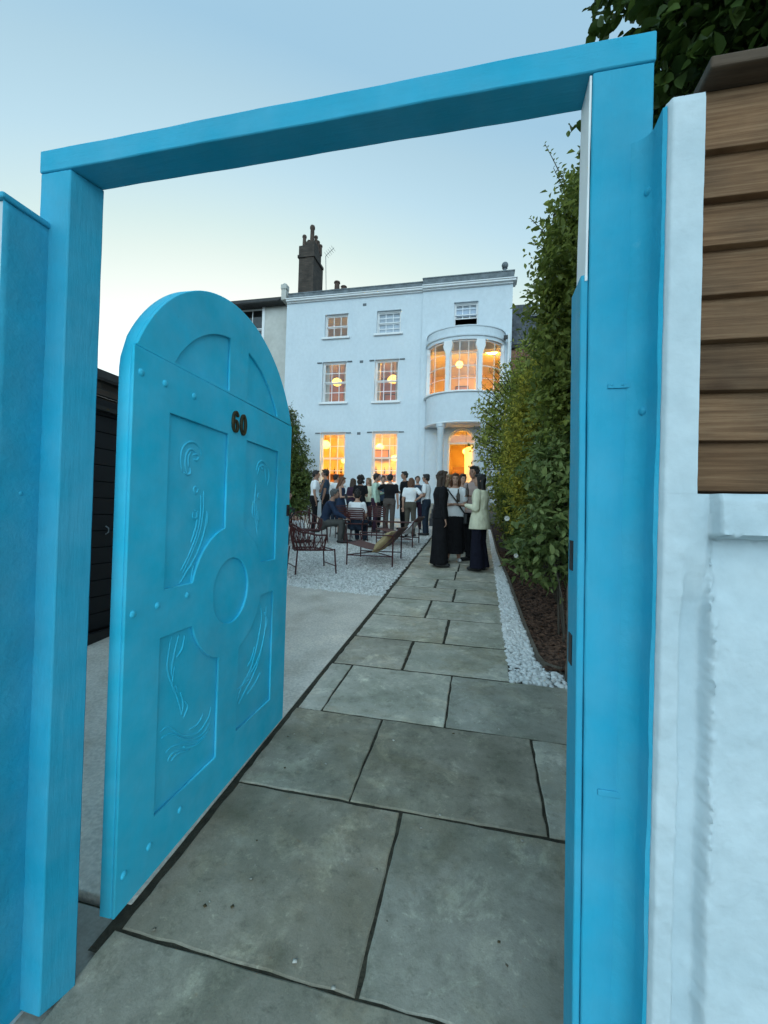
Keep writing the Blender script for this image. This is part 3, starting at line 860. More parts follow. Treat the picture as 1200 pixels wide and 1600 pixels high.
# blue return with a soft inside corner
mb = MB(); poly = [(0.343, 0.936)]
R_ = 0.036
for t in np.linspace(0, 1, 10):
    a = math.pi * 0.5 * t
    poly.append((0.338 - R_ * (1 - math.cos(a)), (YG - 0.002 - R_) + R_ * math.sin(a) * 0.98))
poly[-1] = (0.338 - R_, YG + 0.0012)
poly += [(0.343, YG + 0.0015)]
poly[1] = (0.337, 0.940)
zz = np.linspace(gz(YG), 2.432, 50); vs = []; fs = []; n = len(poly)
for z in zz:
    k = 1.0 if z < 2.36 else 1.0
    for (a, b) in poly:
        vs.append((a + 0.0012 * math.sin(17 * z + 2) * (a < 0.34) + 0.0006 * math.sin(51 * z), b, z))
for j in range(len(zz) - 1):
    fs += [(j * n + i, j * n + (i + 1) % n, (j + 1) * n + (i + 1) % n, (j + 1) * n + i) for i in range(n)]
fs += [tuple(range(n - 1, -1, -1)), tuple((len(zz) - 1) * n + i for i in range(n))]
mb.add(vs, fs)
mb.build('painted_return', M['blue'], rw, smooth=0.8)
for (px, py) in ((1008, 310), (1001, 645)):
    d = ray(px, py); t = 0.333 / d[0]; p = CAM + d * t
    dome('bolt_head', M['blue'], rw, (0.334, min(p[1], 1.0), p[2]), (-1, -0.35, 0), 0.0095, 0.008)

lw = thing('garden_wall', 'blue painted garden wall end with sloping cap left of the gate', 'wall', (-2.2, 1.0, gz(1.0)))
def lfy(x, z): return 0.897 + plaster(x, z)
xs_l = np.concatenate([np.linspace(-6.5, -1.45, 30), np.arange(-1.44, -1.2935, 0.01), [-1.293]])
heightfield_wall('rendered_front', 0, 0, gz(0.9) - 0.1, 2.432, lfy, 1.15, M['white_render'], lw, xs_l, 0.03)
mb = MB(); vs = []; fs = []
for j, z in enumerate(np.linspace(gz(1), 2.432, 90)):
    for i, yy in enumerate(np.linspace(0.893, 1.03, 9)):
        vs.append((-1.2885 + 0.7 * plaster(yy + 3, z), yy, z))
for j in range(89):
    for i in range(8):
        fs.append((j * 9 + i, j * 9 + i + 1, (j + 1) * 9 + i + 1, (j + 1) * 9 + i))
n0 = len(vs)
vs += [(-1.2925, 0.893, gz(1)), (-1.2925, 1.03, gz(1)), (-1.2925, 1.03, 2.432), (-1.2925, 0.893, 2.432)]
fs += [tuple([j * 9 for j in range(90)] + [n0 + 3, n0]), tuple([89 * 9 + i for i in range(9)] + [n0 + 2, n0 + 3])]
mb.add(vs, fs)
mb.build('painted_return', M['blue'], lw, smooth=3)
mb = MB(); mb.box(-6.5, -1.283, 0.885, 1.17, 2.434, 2.452); mb.build('coping', M['blue'], lw, bevel=0.005)
d = ray(33, 771); t = -1.288 / d[0]; p = CAM + d * t
dome('bolt_head', M['blue'], lw, (-1.289, p[1], p[2]), (1, 0, 0), 0.006, 0.003)

# timber fence panel standing on the white wall
fp = thing('fence_panel', 'brown lapped timber fence panel standing on the white wall', 'fence', (1.2, 0.96, 1.66))
bz = [2.4625, 2.338, 2.241, 2.147, 2.049, 1.960, 1.862, 1.765, 1.667]
for k in range(8):
    zt_, zb_ = bz[k], bz[k + 1]
    mb = MB()
    yb = 0.958
    vs = []; nseg = 14
    for i in range(nseg + 1):
        x = 0.409 + (2.6 - 0.409) * (i / nseg) ** 2
        w = 0.0012 * math.sin(5 * x + k * 2)
        vs += [(x, yb - 0.015 + w, zb_ + 0.001 + 0.001 * math.sin(9 * x + k)), (x, yb + 0.006 + w, zt_ + 0.010), (x, yb + 0.012, zt_ + 0.010), (x, yb + 0.012, zb_)]
    fs = [(3, 2, 1, 0), tuple(4 * nseg + q for q in range(4))]
    for i in range(nseg):
        for q in range(4):
            fs.append((4 * i + q, 4 * i + (q + 1) % 4, 4 * i + 4 + (q + 1) % 4, 4 * i + 4 + q))
    mb.add(vs, fs)
    mb.build('board', M['board'], fp, bevel=0.002)
mb = MB(); mb.box(0.4075, 2.7, 0.915, 1.02, 2.474, 2.497); mb.build('cap_rail', M['board_cap'], fp, bevel=0.004)
mb = MB(); mb.box(0.4115, 2.6, 0.9712, 0.998, 1.664, 2.473); mb.build('backing', M['board_cap'], fp)

# low timber side fence, seen end on behind the right post
sf = thing('side_fence', 'weathered timber fence end beside the white pebbles, just behind the gate post', 'fence', (0.73, 3.6, gz(3.6)))
timber('end_post', 0.697, 0.760, 3.56, 3.63, gz(3.6) - 0.05, 1.74, M['old_timber'], sf, amp=0.004, bevel=0.004)
for k in range(11):
    z0 = gz(1.3) + 0.30 + k * 0.122
    if z0 > 1.62: break
    mb = MB(); mb.box(0.714, 0.732, 1.2, 3.558, z0, z0 + 0.112); mb.build('rail_board', M['old_timber'], sf, bevel=0.002)
mb = MB(); mb.box(0.706, 0.75, 1.18, 1.26, gz(1.2), 1.72); mb.build('near_post', M['old_timber'], sf)
# ================================================================== gate door, standing open
TH = math.radians(-1.743)
DU = np.array([math.sin(TH), math.cos(TH), 0.0]); DN = np.array([math.cos(TH), -math.sin(TH), 0.0])
DO = np.array([-1.1435, 1.2, 0.2375])            # hinge corner of the visible face, at the bottom
DT = 0.058
def dp(x, y):                                     # photo pixel on the door face
    d = ray(x, y); t = ((DO - CAM) @ DN) / (d @ DN); p = CAM + t * d - DO
    return (p @ DU, p[2])
door_m = Matrix(((DU[0], 0, DN[0], DO[0]), (DU[1], 0, DN[1], DO[1]), (DU[2], 1, DN[2], DO[2]), (0, 0, 0, 1)))
LW = 1.315; CX, CZ, RA = 0.657, 1.65, 0.70
door = bpy.data.objects.new('gate_door', None); col.objects.link(door)
door.matrix_world = door_m; WORLD[door.name] = door_m
tag(door, 'blue arched wooden gate door standing open, carved panels, number 60', 'door')
def arc(cx, cz, r, a0, a1, n=24):
    return [(cx + r * math.cos(a0 + (a1 - a0) * i / n), cz + r * math.sin(a0 + (a1 - a0) * i / n)) for i in range(n + 1)]
aR = math.acos((LW - CX) / RA); aL = math.pi - math.acos(CX / RA)
RAIL = 1.917
bot = lambda u: 0.062 * u / LW
arch = arc(CX, CZ, RA, aR, aL, 48)
# soften the shoulders
zsh = CZ + RA * math.sin(aR)
outline = [(0, bot(0)), (LW, bot(LW))] + [(LW, zsh - 0.05), (LW - 0.004, zsh - 0.012)] + arch[2:-2] + [(0.004, zsh - 0.012), (0, zsh - 0.05)]
def dput(name, me, mat, z, parent=door, bev=False):
    if not me.materials: me.materials.append(mat)
    else: me.materials[0] = mat
    o = put(name, me, parent, local=True)
    o.location = (0, 0, z)
    return o
FR = 0.013       # frame proud of the panels
leaf = dput('leaf', curve_mesh('leaf', [outline], DT - FR, 0.003), M['blue_door'], -FR - (DT - FR) / 2 - 0.0005)
# lower frame
low_out = [(0, bot(0)), (LW, bot(LW)), (LW, 1.86), (LW - 0.0005, RAIL - 0.002), (0.0005, RAIL - 0.002), (0, 1.86)]
cc = (0.659, 0.98); rc = 0.312
def cutpanel(x0, x1, z0, z1, corner):
    pts = []
    for (ix, iz) in ((0, 0), (1, 0), (1, 1), (0, 1)):
        x = (x0, x1)[ix]; z = (z0, z1)[iz]
        if (ix, iz) != corner:
            pts.append((x, z)); continue
        dxs = math.sqrt(max(rc ** 2 - (z - cc[1]) ** 2, 0)); dzs = math.sqrt(max(rc ** 2 - (x - cc[0]) ** 2, 0))
        sx = -1 if x < cc[0] else 1; sz = 1 if z > cc[1] else -1
        pH = (cc[0] + sx * dxs, z); pV = (x, cc[1] + sz * dzs)
        aH = math.atan2(pH[1] - cc[1], pH[0] - cc[0]); aV = math.atan2(pV[1] - cc[1], pV[0] - cc[0])
        while aV - aH > math.pi: aV -= 2 * math.pi
        while aV - aH < -math.pi: aV += 2 * math.pi
        a = arc(cc[0], cc[1], rc, aH, aV, 12)
        # order: walking counter-clockwise round the panel
        if (ix, iz) in ((1, 0), (0, 1)): pts += a
        else: pts += a[::-1]
    return pts
UL = cutpanel(0.186, 0.588, 1.062, 1.727, (1, 0))
UR = cutpanel(0.760, 1.132, 1.087, 1.727, (0, 0))
LL = cutpanel(0.174, 0.570, 0.222, 0.880, (1, 1))
LR = cutpanel(0.745, 1.124, 0.258, 0.902, (0, 1))
circ = arc(0.662, 0.98, 0.157, 0, 2 * math.pi, 40)[:-1]
dput('frame', curve_mesh('frame', [low_out, UL, UR, LL, LR, circ], FR, 0.003), M['blue_door'], -FR / 2)
# arched head
head_arch = [p for p in arch if p[1] > RAIL]
head_out = [(0.006, RAIL + 0.001)] + [(LW - 0.006, RAIL + 0.001)] + head_arch
rp = 0.53
def qpanel(x0, x1, left):
    z0 = RAIL + 0.012
    if left:
        a0 = math.atan2(math.sqrt(rp ** 2 - (x1 - CX) ** 2), x1 - CX); a1 = math.pi - math.asin((z0 - CZ) / rp)
        return [(x1, z0)] + arc(CX, CZ, rp, a0, a1, 16)
    a0 = math.asin((z0 - CZ) / rp); a1 = math.atan2(math.sqrt(rp ** 2 - (x0 - CX) ** 2), x0 - CX)
    return [(x0, z0)] + arc(CX, CZ, rp, a0, a1, 16)
dput('arched_head', curve_mesh('arched_head', [head_out, qpanel(0.19, 0.583, True), qpanel(0.752, 1.1, False)], FR, 0.003), M['blue_door'], -FR / 2)

# rivets
rv = MB(); rv.lathe([(0.0135, -0.002), (0.0128, 0.002), (0.0095, 0.005), (0.0045, 0.0065)], (0, 0, 0), 12)
rvm = rv.mesh('rivet', M['blue_door'], smooth=0.9)
for zz in ((1.83, 1.828, 1.829), (1.002, 1.008, 1.016), (0.119, 0.127, 0.147)):
    for u, z in zip((0.034, 0.152, 0.322), zz):
        o = put('rivet', rvm, door, local=True); o.location = (u, z, 0.0)

# carved reliefs: soft raised strokes lying in the panels
def smooth_path(pts, n=6):
    P = [np.array(p) for p in pts]; out = []
    for i in range(len(P) - 1):
        p0 = P[max(i - 1, 0)]; p1 = P[i]; p2 = P[i + 1]; p3 = P[min(i + 2, len(P) - 1)]
        for k in range(n):
            t = k / n
            out.append(0.5 * ((2 * p1) + (-p0 + p2) * t + (2 * p0 - 5 * p1 + 4 * p2 - p3) * t * t + (-p0 + 3 * p1 - 3 * p2 + p3) * t ** 3))
    out.append(P[-1]); return out
def carving(strokes, sc_, ox, oy, r):
    mb = MB()
    for st in strokes:
        pts = [dp(ox + x / sc_, oy + y / sc_) for x, y in st]
        pts = smooth_path(pts, 5); n = len(pts)
        mb.tube([(p[0], p[1], 0) for p in pts], [r * (0.45 + 0.55 * math.sin(math.pi * min(1, (i + 0.6) / n))) for i in range(n)], 8)
    mb.v = [(x, y, z * 0.8 - FR - 0.0005) for x, y, z in mb.v]
    return mb.build('carving', M['blue_door'], door, smooth=3, local=True)
carving([[(478, 985), (470, 930), (478, 870), (505, 838), (540, 838), (568, 870), (572, 905)], [(500, 990), (492, 940), (500, 890), (520, 870), (545, 885), (560, 915)],
         [(510, 960), (508, 910), (525, 880)], [(485, 985), (505, 998), (520, 985), (515, 960)], [(535, 920), (550, 925), (560, 910)], [(532, 900), (545, 895), (556, 902)],
         [(545, 1052), (535, 1070), (545, 1092), (556, 1072), (545, 1052)],
         [(585, 1080), (582, 1180), (565, 1280), (530, 1380), (480, 1490)], [(570, 1100), (568, 1200), (548, 1300), (510, 1400), (470, 1480)], [(600, 1180), (590, 1270), (560, 1370), (510, 1470), (462, 1545)],
         [(555, 1180), (545, 1260), (520, 1340)], [(532, 1185), (530, 1210), (548, 1215), (548, 1185), (538, 1176)], [(605, 1190), (600, 1240), (585, 1290)], [(470, 1540), (500, 1480), (530, 1450), (525, 1500), (520, 1535)]], 3.2, 140, 430, 0.0056)
carving([[(845, 975), (855, 940), (875, 930), (900, 960), (908, 1000), (900, 1050)], [(850, 1000), (860, 960), (880, 955), (890, 990), (893, 1030)], [(868, 960), (880, 975)],
         [(845, 1040), (838, 1100), (835, 1180), (845, 1250), (850, 1300)], [(858, 1090), (850, 1105), (862, 1120)], [(830, 1130), (825, 1180), (832, 1215)], [(850, 1180), (856, 1230)], [(842, 1140), (846, 1200), (852, 1260)]], 3.2, 140, 430, 0.0066)
carving([[(340, 255), (330, 310), (325, 370), (340, 420), (360, 470), (375, 530)], [(365, 250), (350, 310), (340, 370), (345, 400)], [(385, 250), (375, 300), (355, 330)], [(350, 360), (342, 420), (350, 450)],
         [(370, 450), (380, 490), (372, 530)], [(385, 480), (395, 500), (380, 540)], [(300, 590), (330, 570), (380, 600), (430, 590), (465, 540), (475, 500)], [(305, 610), (340, 595), (390, 615), (440, 600), (475, 550)],
         [(320, 660), (340, 640), (380, 630), (430, 620), (470, 580)], [(325, 690), (345, 660), (385, 650)], [(400, 580), (430, 560), (450, 520)], [(380, 640), (420, 635), (460, 600)], [(338, 690), (360, 664), (400, 650)], [(345, 440), (356, 430), (360, 450)]], 2.223, 120, 880, 0.005)
carving([[(640, 130), (650, 180), (640, 250), (630, 300), (610, 370), (580, 430), (565, 480)], [(665, 150), (662, 220), (650, 290), (630, 350), (600, 400), (575, 440)], [(655, 260), (645, 320), (620, 390), (590, 450), (570, 490)],
         [(625, 290), (615, 330), (600, 360)], [(658, 170), (668, 200), (660, 240)], [(610, 400), (590, 420), (565, 440)], [(645, 380), (625, 420), (600, 455)]], 2.223, 120, 880, 0.0062)

# brass number 60: serif style figures of varying stroke
def ring_poly(cx, cz, rx, rz, a0=0, n=36):
    return [(cx + rx * math.cos(a0 + 2 * math.pi * i / n), cz + rz * math.sin(a0 + 2 * math.pi * i / n)) for i in range(n)]
nz0 = 1.795
zero = [ring_poly(0.710, nz0, 0.030, 0.053), ring_poly(0.710, nz0, 0.0105, 0.041)]
o = dput('numeral', curve_mesh('numeral', zero, 0.010, 0.0015), M['brass'], 0.005)
def stroke_poly(pts, ws):
    P = smooth_path(pts, 6); n = len(P); Lp, Rp = [], []
    for i, p in enumerate(P):
        t = P[min(i + 1, n - 1)] - P[max(i - 1, 0)]; t = t / np.linalg.norm(t); nn = np.array([-t[1], t[0]])
        w = np.interp(i / (n - 1), np.linspace(0, 1, len(ws)), ws)
        Lp.append(tuple(p + nn * w)); Rp.append(tuple(p - nn * w))
    return Lp + Rp[::-1]
dput('numeral', curve_mesh('numeral', [ring_poly(0.637, nz0 - 0.021, 0.0285, 0.032), ring_poly(0.638, nz0 - 0.021, 0.0105, 0.022)], 0.010, 0.0015), M['brass'], 0.005)
dput('numeral_stem', curve_mesh('numeral_stem', [stroke_poly([(0.616, nz0 - 0.018), (0.617, nz0 + 0.012), (0.626, nz0 + 0.038), (0.643, nz0 + 0.048), (0.656, nz0 + 0.040)], [0.009, 0.0095, 0.008, 0.005, 0.003])], 0.0098, 0.0015), M['brass'], 0.005)
dput('numeral_ball', curve_mesh('numeral_ball', [ring_poly(0.655, nz0 + 0.034, 0.0085, 0.0085, n=16)], 0.0102, 0.0015), M['brass'], 0.005)

# ring latch
mb = MB(); mb.box(1.268, 1.306, 1.345, 1.415, 0.0, 0.007); mb.box(1.278, 1.296, 1.385, 1.400, 0.006, 0.030)
lt = mb.build('latch_plate', M['iron'], door, bevel=0.003, local=True)
mb = MB(); mb.tube([(1.290 + 0.020 * math.sin(a), 1.360 + 0.030 * math.cos(a), 0.030 + 0.012 * math.cos(a)) for a in np.linspace(0, 2 * math.pi, 25)], 0.0045, 8)
mb.build('ring_handle', M['iron'], lt, smooth=3, local=True)
# painted hinge knuckles joining door to post
for zz in (0.30, 1.62):
    mb = MB(); mb.lathe([(0.008, 0), (0.008, 0.07)], (0, 0, 0), 10)
    mb.v = [(x + 0.03, z + zz, y - DT - 0.006) for x, y, z in mb.v]
    mb.build('hinge', M['blue_door'], door, local=True)
# ================================================================== the white house
YH = 16.0
def brickmat(name, c1, c2, mortar, scale=1.0):
    m = bpy.data.materials.new(name); m.use_nodes = True
    nt = m.node_tree; N, L = nt.nodes, nt.links; b = N['Principled BSDF']
    geo = N.new('ShaderNodeNewGeometry')
    mp = N.new('ShaderNodeMapping'); mp.inputs['Rotation'].default_value = (math.pi / 2, 0, 0)
    sx = N.new('ShaderNodeSeparateXYZ'); cx = N.new('ShaderNodeCombineXYZ'); ad = N.new('ShaderNodeMath'); ad.operation = 'ADD'
    L.new(geo.outputs['Position'], sx.inputs[0]); L.new(sx.outputs[0], ad.inputs[0]); L.new(sx.outputs[1], ad.inputs[1])
    L.new(ad.outputs[0], cx.inputs[0]); L.new(sx.outputs[2], cx.inputs[1])
    br = N.new('ShaderNodeTexBrick'); br.inputs['Scale'].default_value = scale
    br.inputs['Color1'].default_value = (*c1, 1); br.inputs['Color2'].default_value = (*c2, 1); br.inputs['Mortar'].default_value = (*mortar, 1)
    br.inputs['Brick Width'].default_value = 0.225; br.inputs['Row Height'].default_value = 0.075; br.inputs['Mortar Size'].default_value = 0.008
    L.new(cx.outputs[0], br.inputs['Vector'])
    nz = N.new('ShaderNodeTexNoise'); nz.inputs['Scale'].default_value = 2.5; nz.inputs['Detail'].default_value = 5
    L.new(geo.outputs['Position'], nz.inputs['Vector'])
    hv = N.new('ShaderNodeHueSaturation'); mr = N.new('ShaderNodeMapRange'); mr.inputs['To Min'].default_value = 0.45; mr.inputs['To Max'].default_value = 1.6
    L.new(nz.outputs['Fac'], mr.inputs['Value']); L.new(mr.outputs[0], hv.inputs['Value']); L.new(br.outputs['Color'], hv.inputs['Color'])
    L.new(hv.outputs[0], b.inputs['Base Color']); b.inputs['Roughness'].default_value = 0.9
    bp = N.new('ShaderNodeBump'); bp.inputs['Distance'].default_value = 0.01; bp.invert = True
    L.new(br.outputs['Fac'], bp.inputs['Height']); L.new(bp.outputs[0], b.inputs['Normal'])
    return m
M['chimney_brick'] = brickmat('chimney_brick', (0.05, 0.038, 0.03), (0.085, 0.062, 0.048), (0.05, 0.046, 0.04))
M['wall_brick'] = brickmat('wall_brick', (0.20, 0.075, 0.045), (0.27, 0.12, 0.07), (0.22, 0.20, 0.17))
M['room_cream'] = PM('room_cream', (0.58, 0.42, 0.22), (0.66, 0.50, 0.29), rough=0.8, scale=1.5)
M['room_rust'] = PM('room_rust', (0.30, 0.12, 0.06), (0.40, 0.18, 0.10), rough=0.8, scale=1.5)
M['room_grey'] = PM('room_grey', (0.34, 0.28, 0.24), (0.42, 0.36, 0.31), rough=0.8, scale=1.5)
M['room_dark'] = PM('room_dark', (0.03, 0.03, 0.03), (0.05, 0.05, 0.05), rough=0.8)
M['wood_warm'] = PM('varnished_wood', (0.26, 0.11, 0.035), (0.36, 0.17, 0.06), rough=0.45, scale=6, stretch=(8, 1, 1))
M['lamp'] = EM('lamp_glow', (1.0, 0.60, 0.10), 0.50)
M['lamp_up'] = EM('lantern_glow', (1.0, 0.58, 0.06), 0.34)
M['lamp_dim'] = EM('ceiling_glow', (1.0, 0.50, 0.13), 1.0)
M['bottle'] = PM('dark_bottle', (0.02, 0.015, 0.01), (0.05, 0.03, 0.015), rough=0.25)
M['blind'] = PM('pale_blind', (0.42, 0.46, 0.48), (0.50, 0.53, 0.55), rough=0.8)
M['white_label'] = PM('white_crockery', (0.7, 0.7, 0.66), (0.78, 0.78, 0.75), rough=0.4)

def facade(mb, x0, x1, z0, z1, yf, yb, ops, mi=0):
    xs = sorted(set([x0, x1] + [a for o in ops for a in o[:2]])); zs = sorted(set([z0, z1] + [a for o in ops for a in o[2:4]]))
    solid = {}
    for i in range(len(xs) - 1):
        for j in range(len(zs) - 1):
            cx, cz = (xs[i] + xs[i + 1]) / 2, (zs[j] + zs[j + 1]) / 2
            solid[i, j] = not any(o[0] < cx < o[1] and o[2] < cz < o[3] for o in ops)
    for (i, j), sld in solid.items():
        a, b, c, d = xs[i], xs[i + 1], zs[j], zs[j + 1]
        if sld:
            mb.add([(a, yf, c), (b, yf, c), (b, yf, d), (a, yf, d)], [(0, 1, 2, 3)], mi)
            mb.add([(a, yb, c), (b, yb, c), (b, yb, d), (a, yb, d)], [(3, 2, 1, 0)], mi)
            for (di, dj, q) in ((-1, 0, [(a, yf, c), (a, yb, c), (a, yb, d), (a, yf, d)]), (1, 0, [(b, yf, d), (b, yb, d), (b, yb, c), (b, yf, c)]),
                                (0, -1, [(b, yf, c), (b, yb, c), (a, yb, c), (a, yf, c)]), (0, 1, [(a, yf, d), (a, yb, d), (b, yb, d), (b, yf, d)])):
                if not solid.get((i + di, j + dj), False):
                    mb.add(q, [(3, 2, 1, 0)], mi)
def weld(o):
    bm = bmesh.new(); bm.from_mesh(o.data); bmesh.ops.remove_doubles(bm, verts=bm.verts[:], dist=1e-4); bm.to_mesh(o.data); bm.free()
    return o

W1, W2 = (-6.28, -5.27), (-4.13, -3.15)
wins = dict(w1=(-6.25, -5.28, 8.66, 9.58), w2=(-4.11, -3.15, 8.68, 9.57), m1=(-6.29, -5.28, 6.06, 7.68), m2=(-4.13, -3.17, 6.04, 7.67), g1=(-6.28, -5.24, 2.82, 4.86), g2=(-4.14, -3.13, 2.84, 4.87))
w3 = (-1.13, -0.25, 8.74, 9.63)
house = thing('house', 'white stuccoed three-storey villa with bow window and lit rooms', 'house', (-3.5, 16, gz(16)))
BF = -2.32; YB = 15.93
mb = MB(); facade(mb, -7.92, BF, 1.3, 10.14, YH, YH + 0.30, [w for w in wins.values()])
hw = weld(mb.build('wall', M['stucco'], house, fix=False))
DOOR = (-1.215, -0.235, 2.12, 4.42)
BWX = (-2.05, 0.69)
mb = MB(); facade(mb, BF, 0.955, 1.3, 10.14, YB, YB + 0.36, [w3, DOOR[:2] + (2.12, 4.92), BWX + (6.06, 7.82)])
bw_ = weld(mb.build('breakfront_wall', M['stucco'], house, fix=False))
# spandrels over the arched door head
mb = MB(); dcx = (DOOR[0] + DOOR[1]) / 2; dr = (DOOR[1] - DOOR[0]) / 2
a_ = [(dcx + (dr - 0.001) * math.cos(t), 4.42 + 0.498 * math.sin(t)) for t in np.linspace(0, math.pi, 25)]
for (lo, hi, cx_) in ((0, 12, DOOR[1]), (12, 24, DOOR[0])):
    seg = a_[lo:hi + 1]
    for p, q in zip(seg[:-1], seg[1:]):
        mb.prism([p, q, (q[0], 4.919), (p[0], 4.919)], YB + 0.002, YB + 0.3, lambda a, b, h: (a, h, b))
mb.build('arch_spandrel', M['stucco'], house)
# side and back of the house
mb = MB(); mb.box(0.70, 0.953, YB + 0.361, 24.0, 1.3, 10.14); mb.box(-7.918, -7.7, YH + 0.301, 24.0, 1.3, 10.14); mb.box(-7.69, 0.69, 23.8, 23.99, 1.3, 10.14)
mb.build('side_wall', M['stucco'], house)
mb = MB(); mb.box(-7.69, 0.69, YH + 0.37, 23.79, 10.0, 10.12); mb.build('roof', M['slate'], house)
# cornices and parapets
def cornice(x0, x1, y, z, parent, ret=True):
    mb = MB()
    mb.box(x0, x1 + 0.0, y - 0.07, y + 0.35, z, z + 0.05); mb.box(x0, x1 + (0.10 if ret else 0), y - 0.16, y + 0.35, z + 0.0505, z + 0.115); mb.box(x0, x1 + (0.14 if ret else 0), y - 0.20, y + 0.35, z + 0.1155, z + 0.15)
    return mb.build('cornice', M['trim'], parent, bevel=0.006)
cornice(-7.90, BF - 0.001, YH, 10.1402, house, False)
cornice(BF + 0.0, 0.96, YB - 0.02, 10.1402, house)
mb = MB(); mb.box(-7.85, BF - 0.002, YH - 0.03, YH + 0.36, 10.291, 10.515); mb.box(-7.87, BF - 0.001, YH - 0.05, YH + 0.38, 10.5155, 10.56); mb.build('parapet', M['parapet'], house, bevel=0.006)
mb = MB(); mb.box(BF, 0.99, YB - 0.07, YH + 0.36, 10.291, 10.575); mb.box(BF - 0.02, 1.01, YB - 0.09, YH + 0.38, 10.5755, 10.62); mb.build('parapet', M['parapet'], house, bevel=0.006)
mb = MB(); mb.lathe([(0.12, 0), (0.14, 0.03), (0.07, 0.07), (0.05, 0.14), (0.10, 0.17)], (0.66, YB + 0.1, 10.621), 12); mb.sphere((0.66, YB + 0.1, 10.621 + 0.28), 0.12, 12, 8)
mb.build('ball_finial', M['parapet'], house, smooth=0.9)
mb = MB()
for (x, z) in ((-4.62, 9.86), (-4.68, 7.62), (-4.70, 4.80)):
    mb = MB(); mb.box(x - 0.07, x + 0.07, YH - 0.008, YH + 0.01, z - 0.05, z + 0.05)
    for k in range(3): mb.box(x - 0.06, x + 0.06, YH - 0.012, YH - 0.0085, z - 0.035 + k * 0.03, z - 0.02 + k * 0.03)
    mb.build('air_vent', M['parapet'], house)
# pilaster strip at the junction and by the porch
mb = MB(); mb.box(BF + 0.02, BF + 0.24, YB - 0.03, YB - 0.0005, 1.35, 5.0); mb.build('pilaster', M['stucco'], house, bevel=0.004)

def bar(mb, x0, x1, y0, y1, z0, z1): mb.box(x0, x1, y0, y1, z0, z1)
def window(x0, x1, z0, z1, y, cols, rt, rb, parent, sill=True, stops=False, lift=0.0):
    """sash window: frame with sill, upper and lower sash, each pane on its own"""
    fy = y + 0.10
    mb = MB(); t = 0.045
    mb.box(x0 + .001, x0 + t, fy, fy + 0.12, z0 + .001, z1 - .001); mb.box(x1 - t, x1 - .001, fy, fy + 0.12, z0 + .001, z1 - .001)
    mb.box(x0 + t + .0005, x1 - t - .0005, fy, fy + 0.12, z1 - t, z1 - .001); mb.box(x0 + t + .0005, x1 - t - .0005, fy, fy + 0.12, z0 + .001, z0 + t)
    w = mb.build('window', M['trim'], parent, bevel=0.003)
    if sill:
        mb = MB(); mb.box(x0 - 0.09, x1 + 0.09, y - 0.09, y - 0.001, z0 - 0.085, z0 - 0.012); mb.box(x0 + 0.002, x1 - 0.002, y - 0.0005, fy + 0.1, z0 + 0.0008, z0 + 0.006)
        mb.build('sill', M['trim'], w, bevel=0.004)
    if stops:
        for (a, b) in ((x0 - 0.22, x0 - 0.03), (x1 + 0.03, x1 + 0.22)):
            mb = MB(); mb.box(a, b, y - 0.045, y + 0.001, z1 - 0.05, z1 - 0.012); mb.build('hood_stop', M['parapet'], w)
    ix0, ix1, iz0, iz1 = x0 + t, x1 - t, z0 + t, z1 - t
    zm = iz0 + (iz1 - iz0) * rb / (rt + rb)
    for (a, b, rows, yy, dz) in ((zm, iz1, rt, fy + 0.035, 0), (iz0, zm, rb, fy + 0.075, lift)):
        a += dz; b += dz
        mb = MB(); s = 0.034; g = 0.014
        mb.box(ix0, ix1, yy, yy + 0.03, a, a + s); mb.box(ix0, ix1, yy, yy + 0.03, b - s, b); mb.box(ix0, ix0 + s, yy + .001, yy + 0.029, a, b); mb.box(ix1 - s, ix1, yy + .001, yy + 0.029, a, b)
        for k in range(1, cols):
            xx = ix0 + (ix1 - ix0) * k / cols; mb.box(xx - g, xx + g, yy + .004, yy + 0.026, a + .001, b - .001)
        for k in range(1, rows):
            q = a + (b - a) * k / rows; mb.box(ix0 + .001, ix1 - .001, yy + .006, yy + 0.024, q - g, q + g)
        mb.build('sash', M['trim'], w)
        pw, ph = (ix1 - ix0) / cols, (b - a) / rows
        pm_ = MB(); pm_.box(-pw / 2 + .004, pw / 2 - .004, -0.002, 0.002, -ph / 2 + .004, ph / 2 - .004)
        pme = pm_.mesh('pane', M['glass'])
        for k in range(cols):
            for r in range(rows):
                put('pane', pme, w, loc=(ix0 + pw * (k + .5), yy + 0.015, a + ph * (r + .5)), rot=(random.uniform(-.006, .006), 0, random.uniform(-.006, .006)))
    return w
window(*wins['w1'], YH, 3, 1, 1, house); window(*wins['w2'], YH, 3, 2, 2, house)
window(*wins['m1'], YH, 3, 2, 2, house, stops=True); window(*wins['m2'], YH, 3, 2, 2, house, stops=True)
window(*wins['g1'], YH, 3, 2, 2, house, stops=True); window(*wins['g2'], YH, 3, 2, 2, house, stops=True)
window(*w3, YB, 3, 1, 1, house, sill=False, lift=0.28)

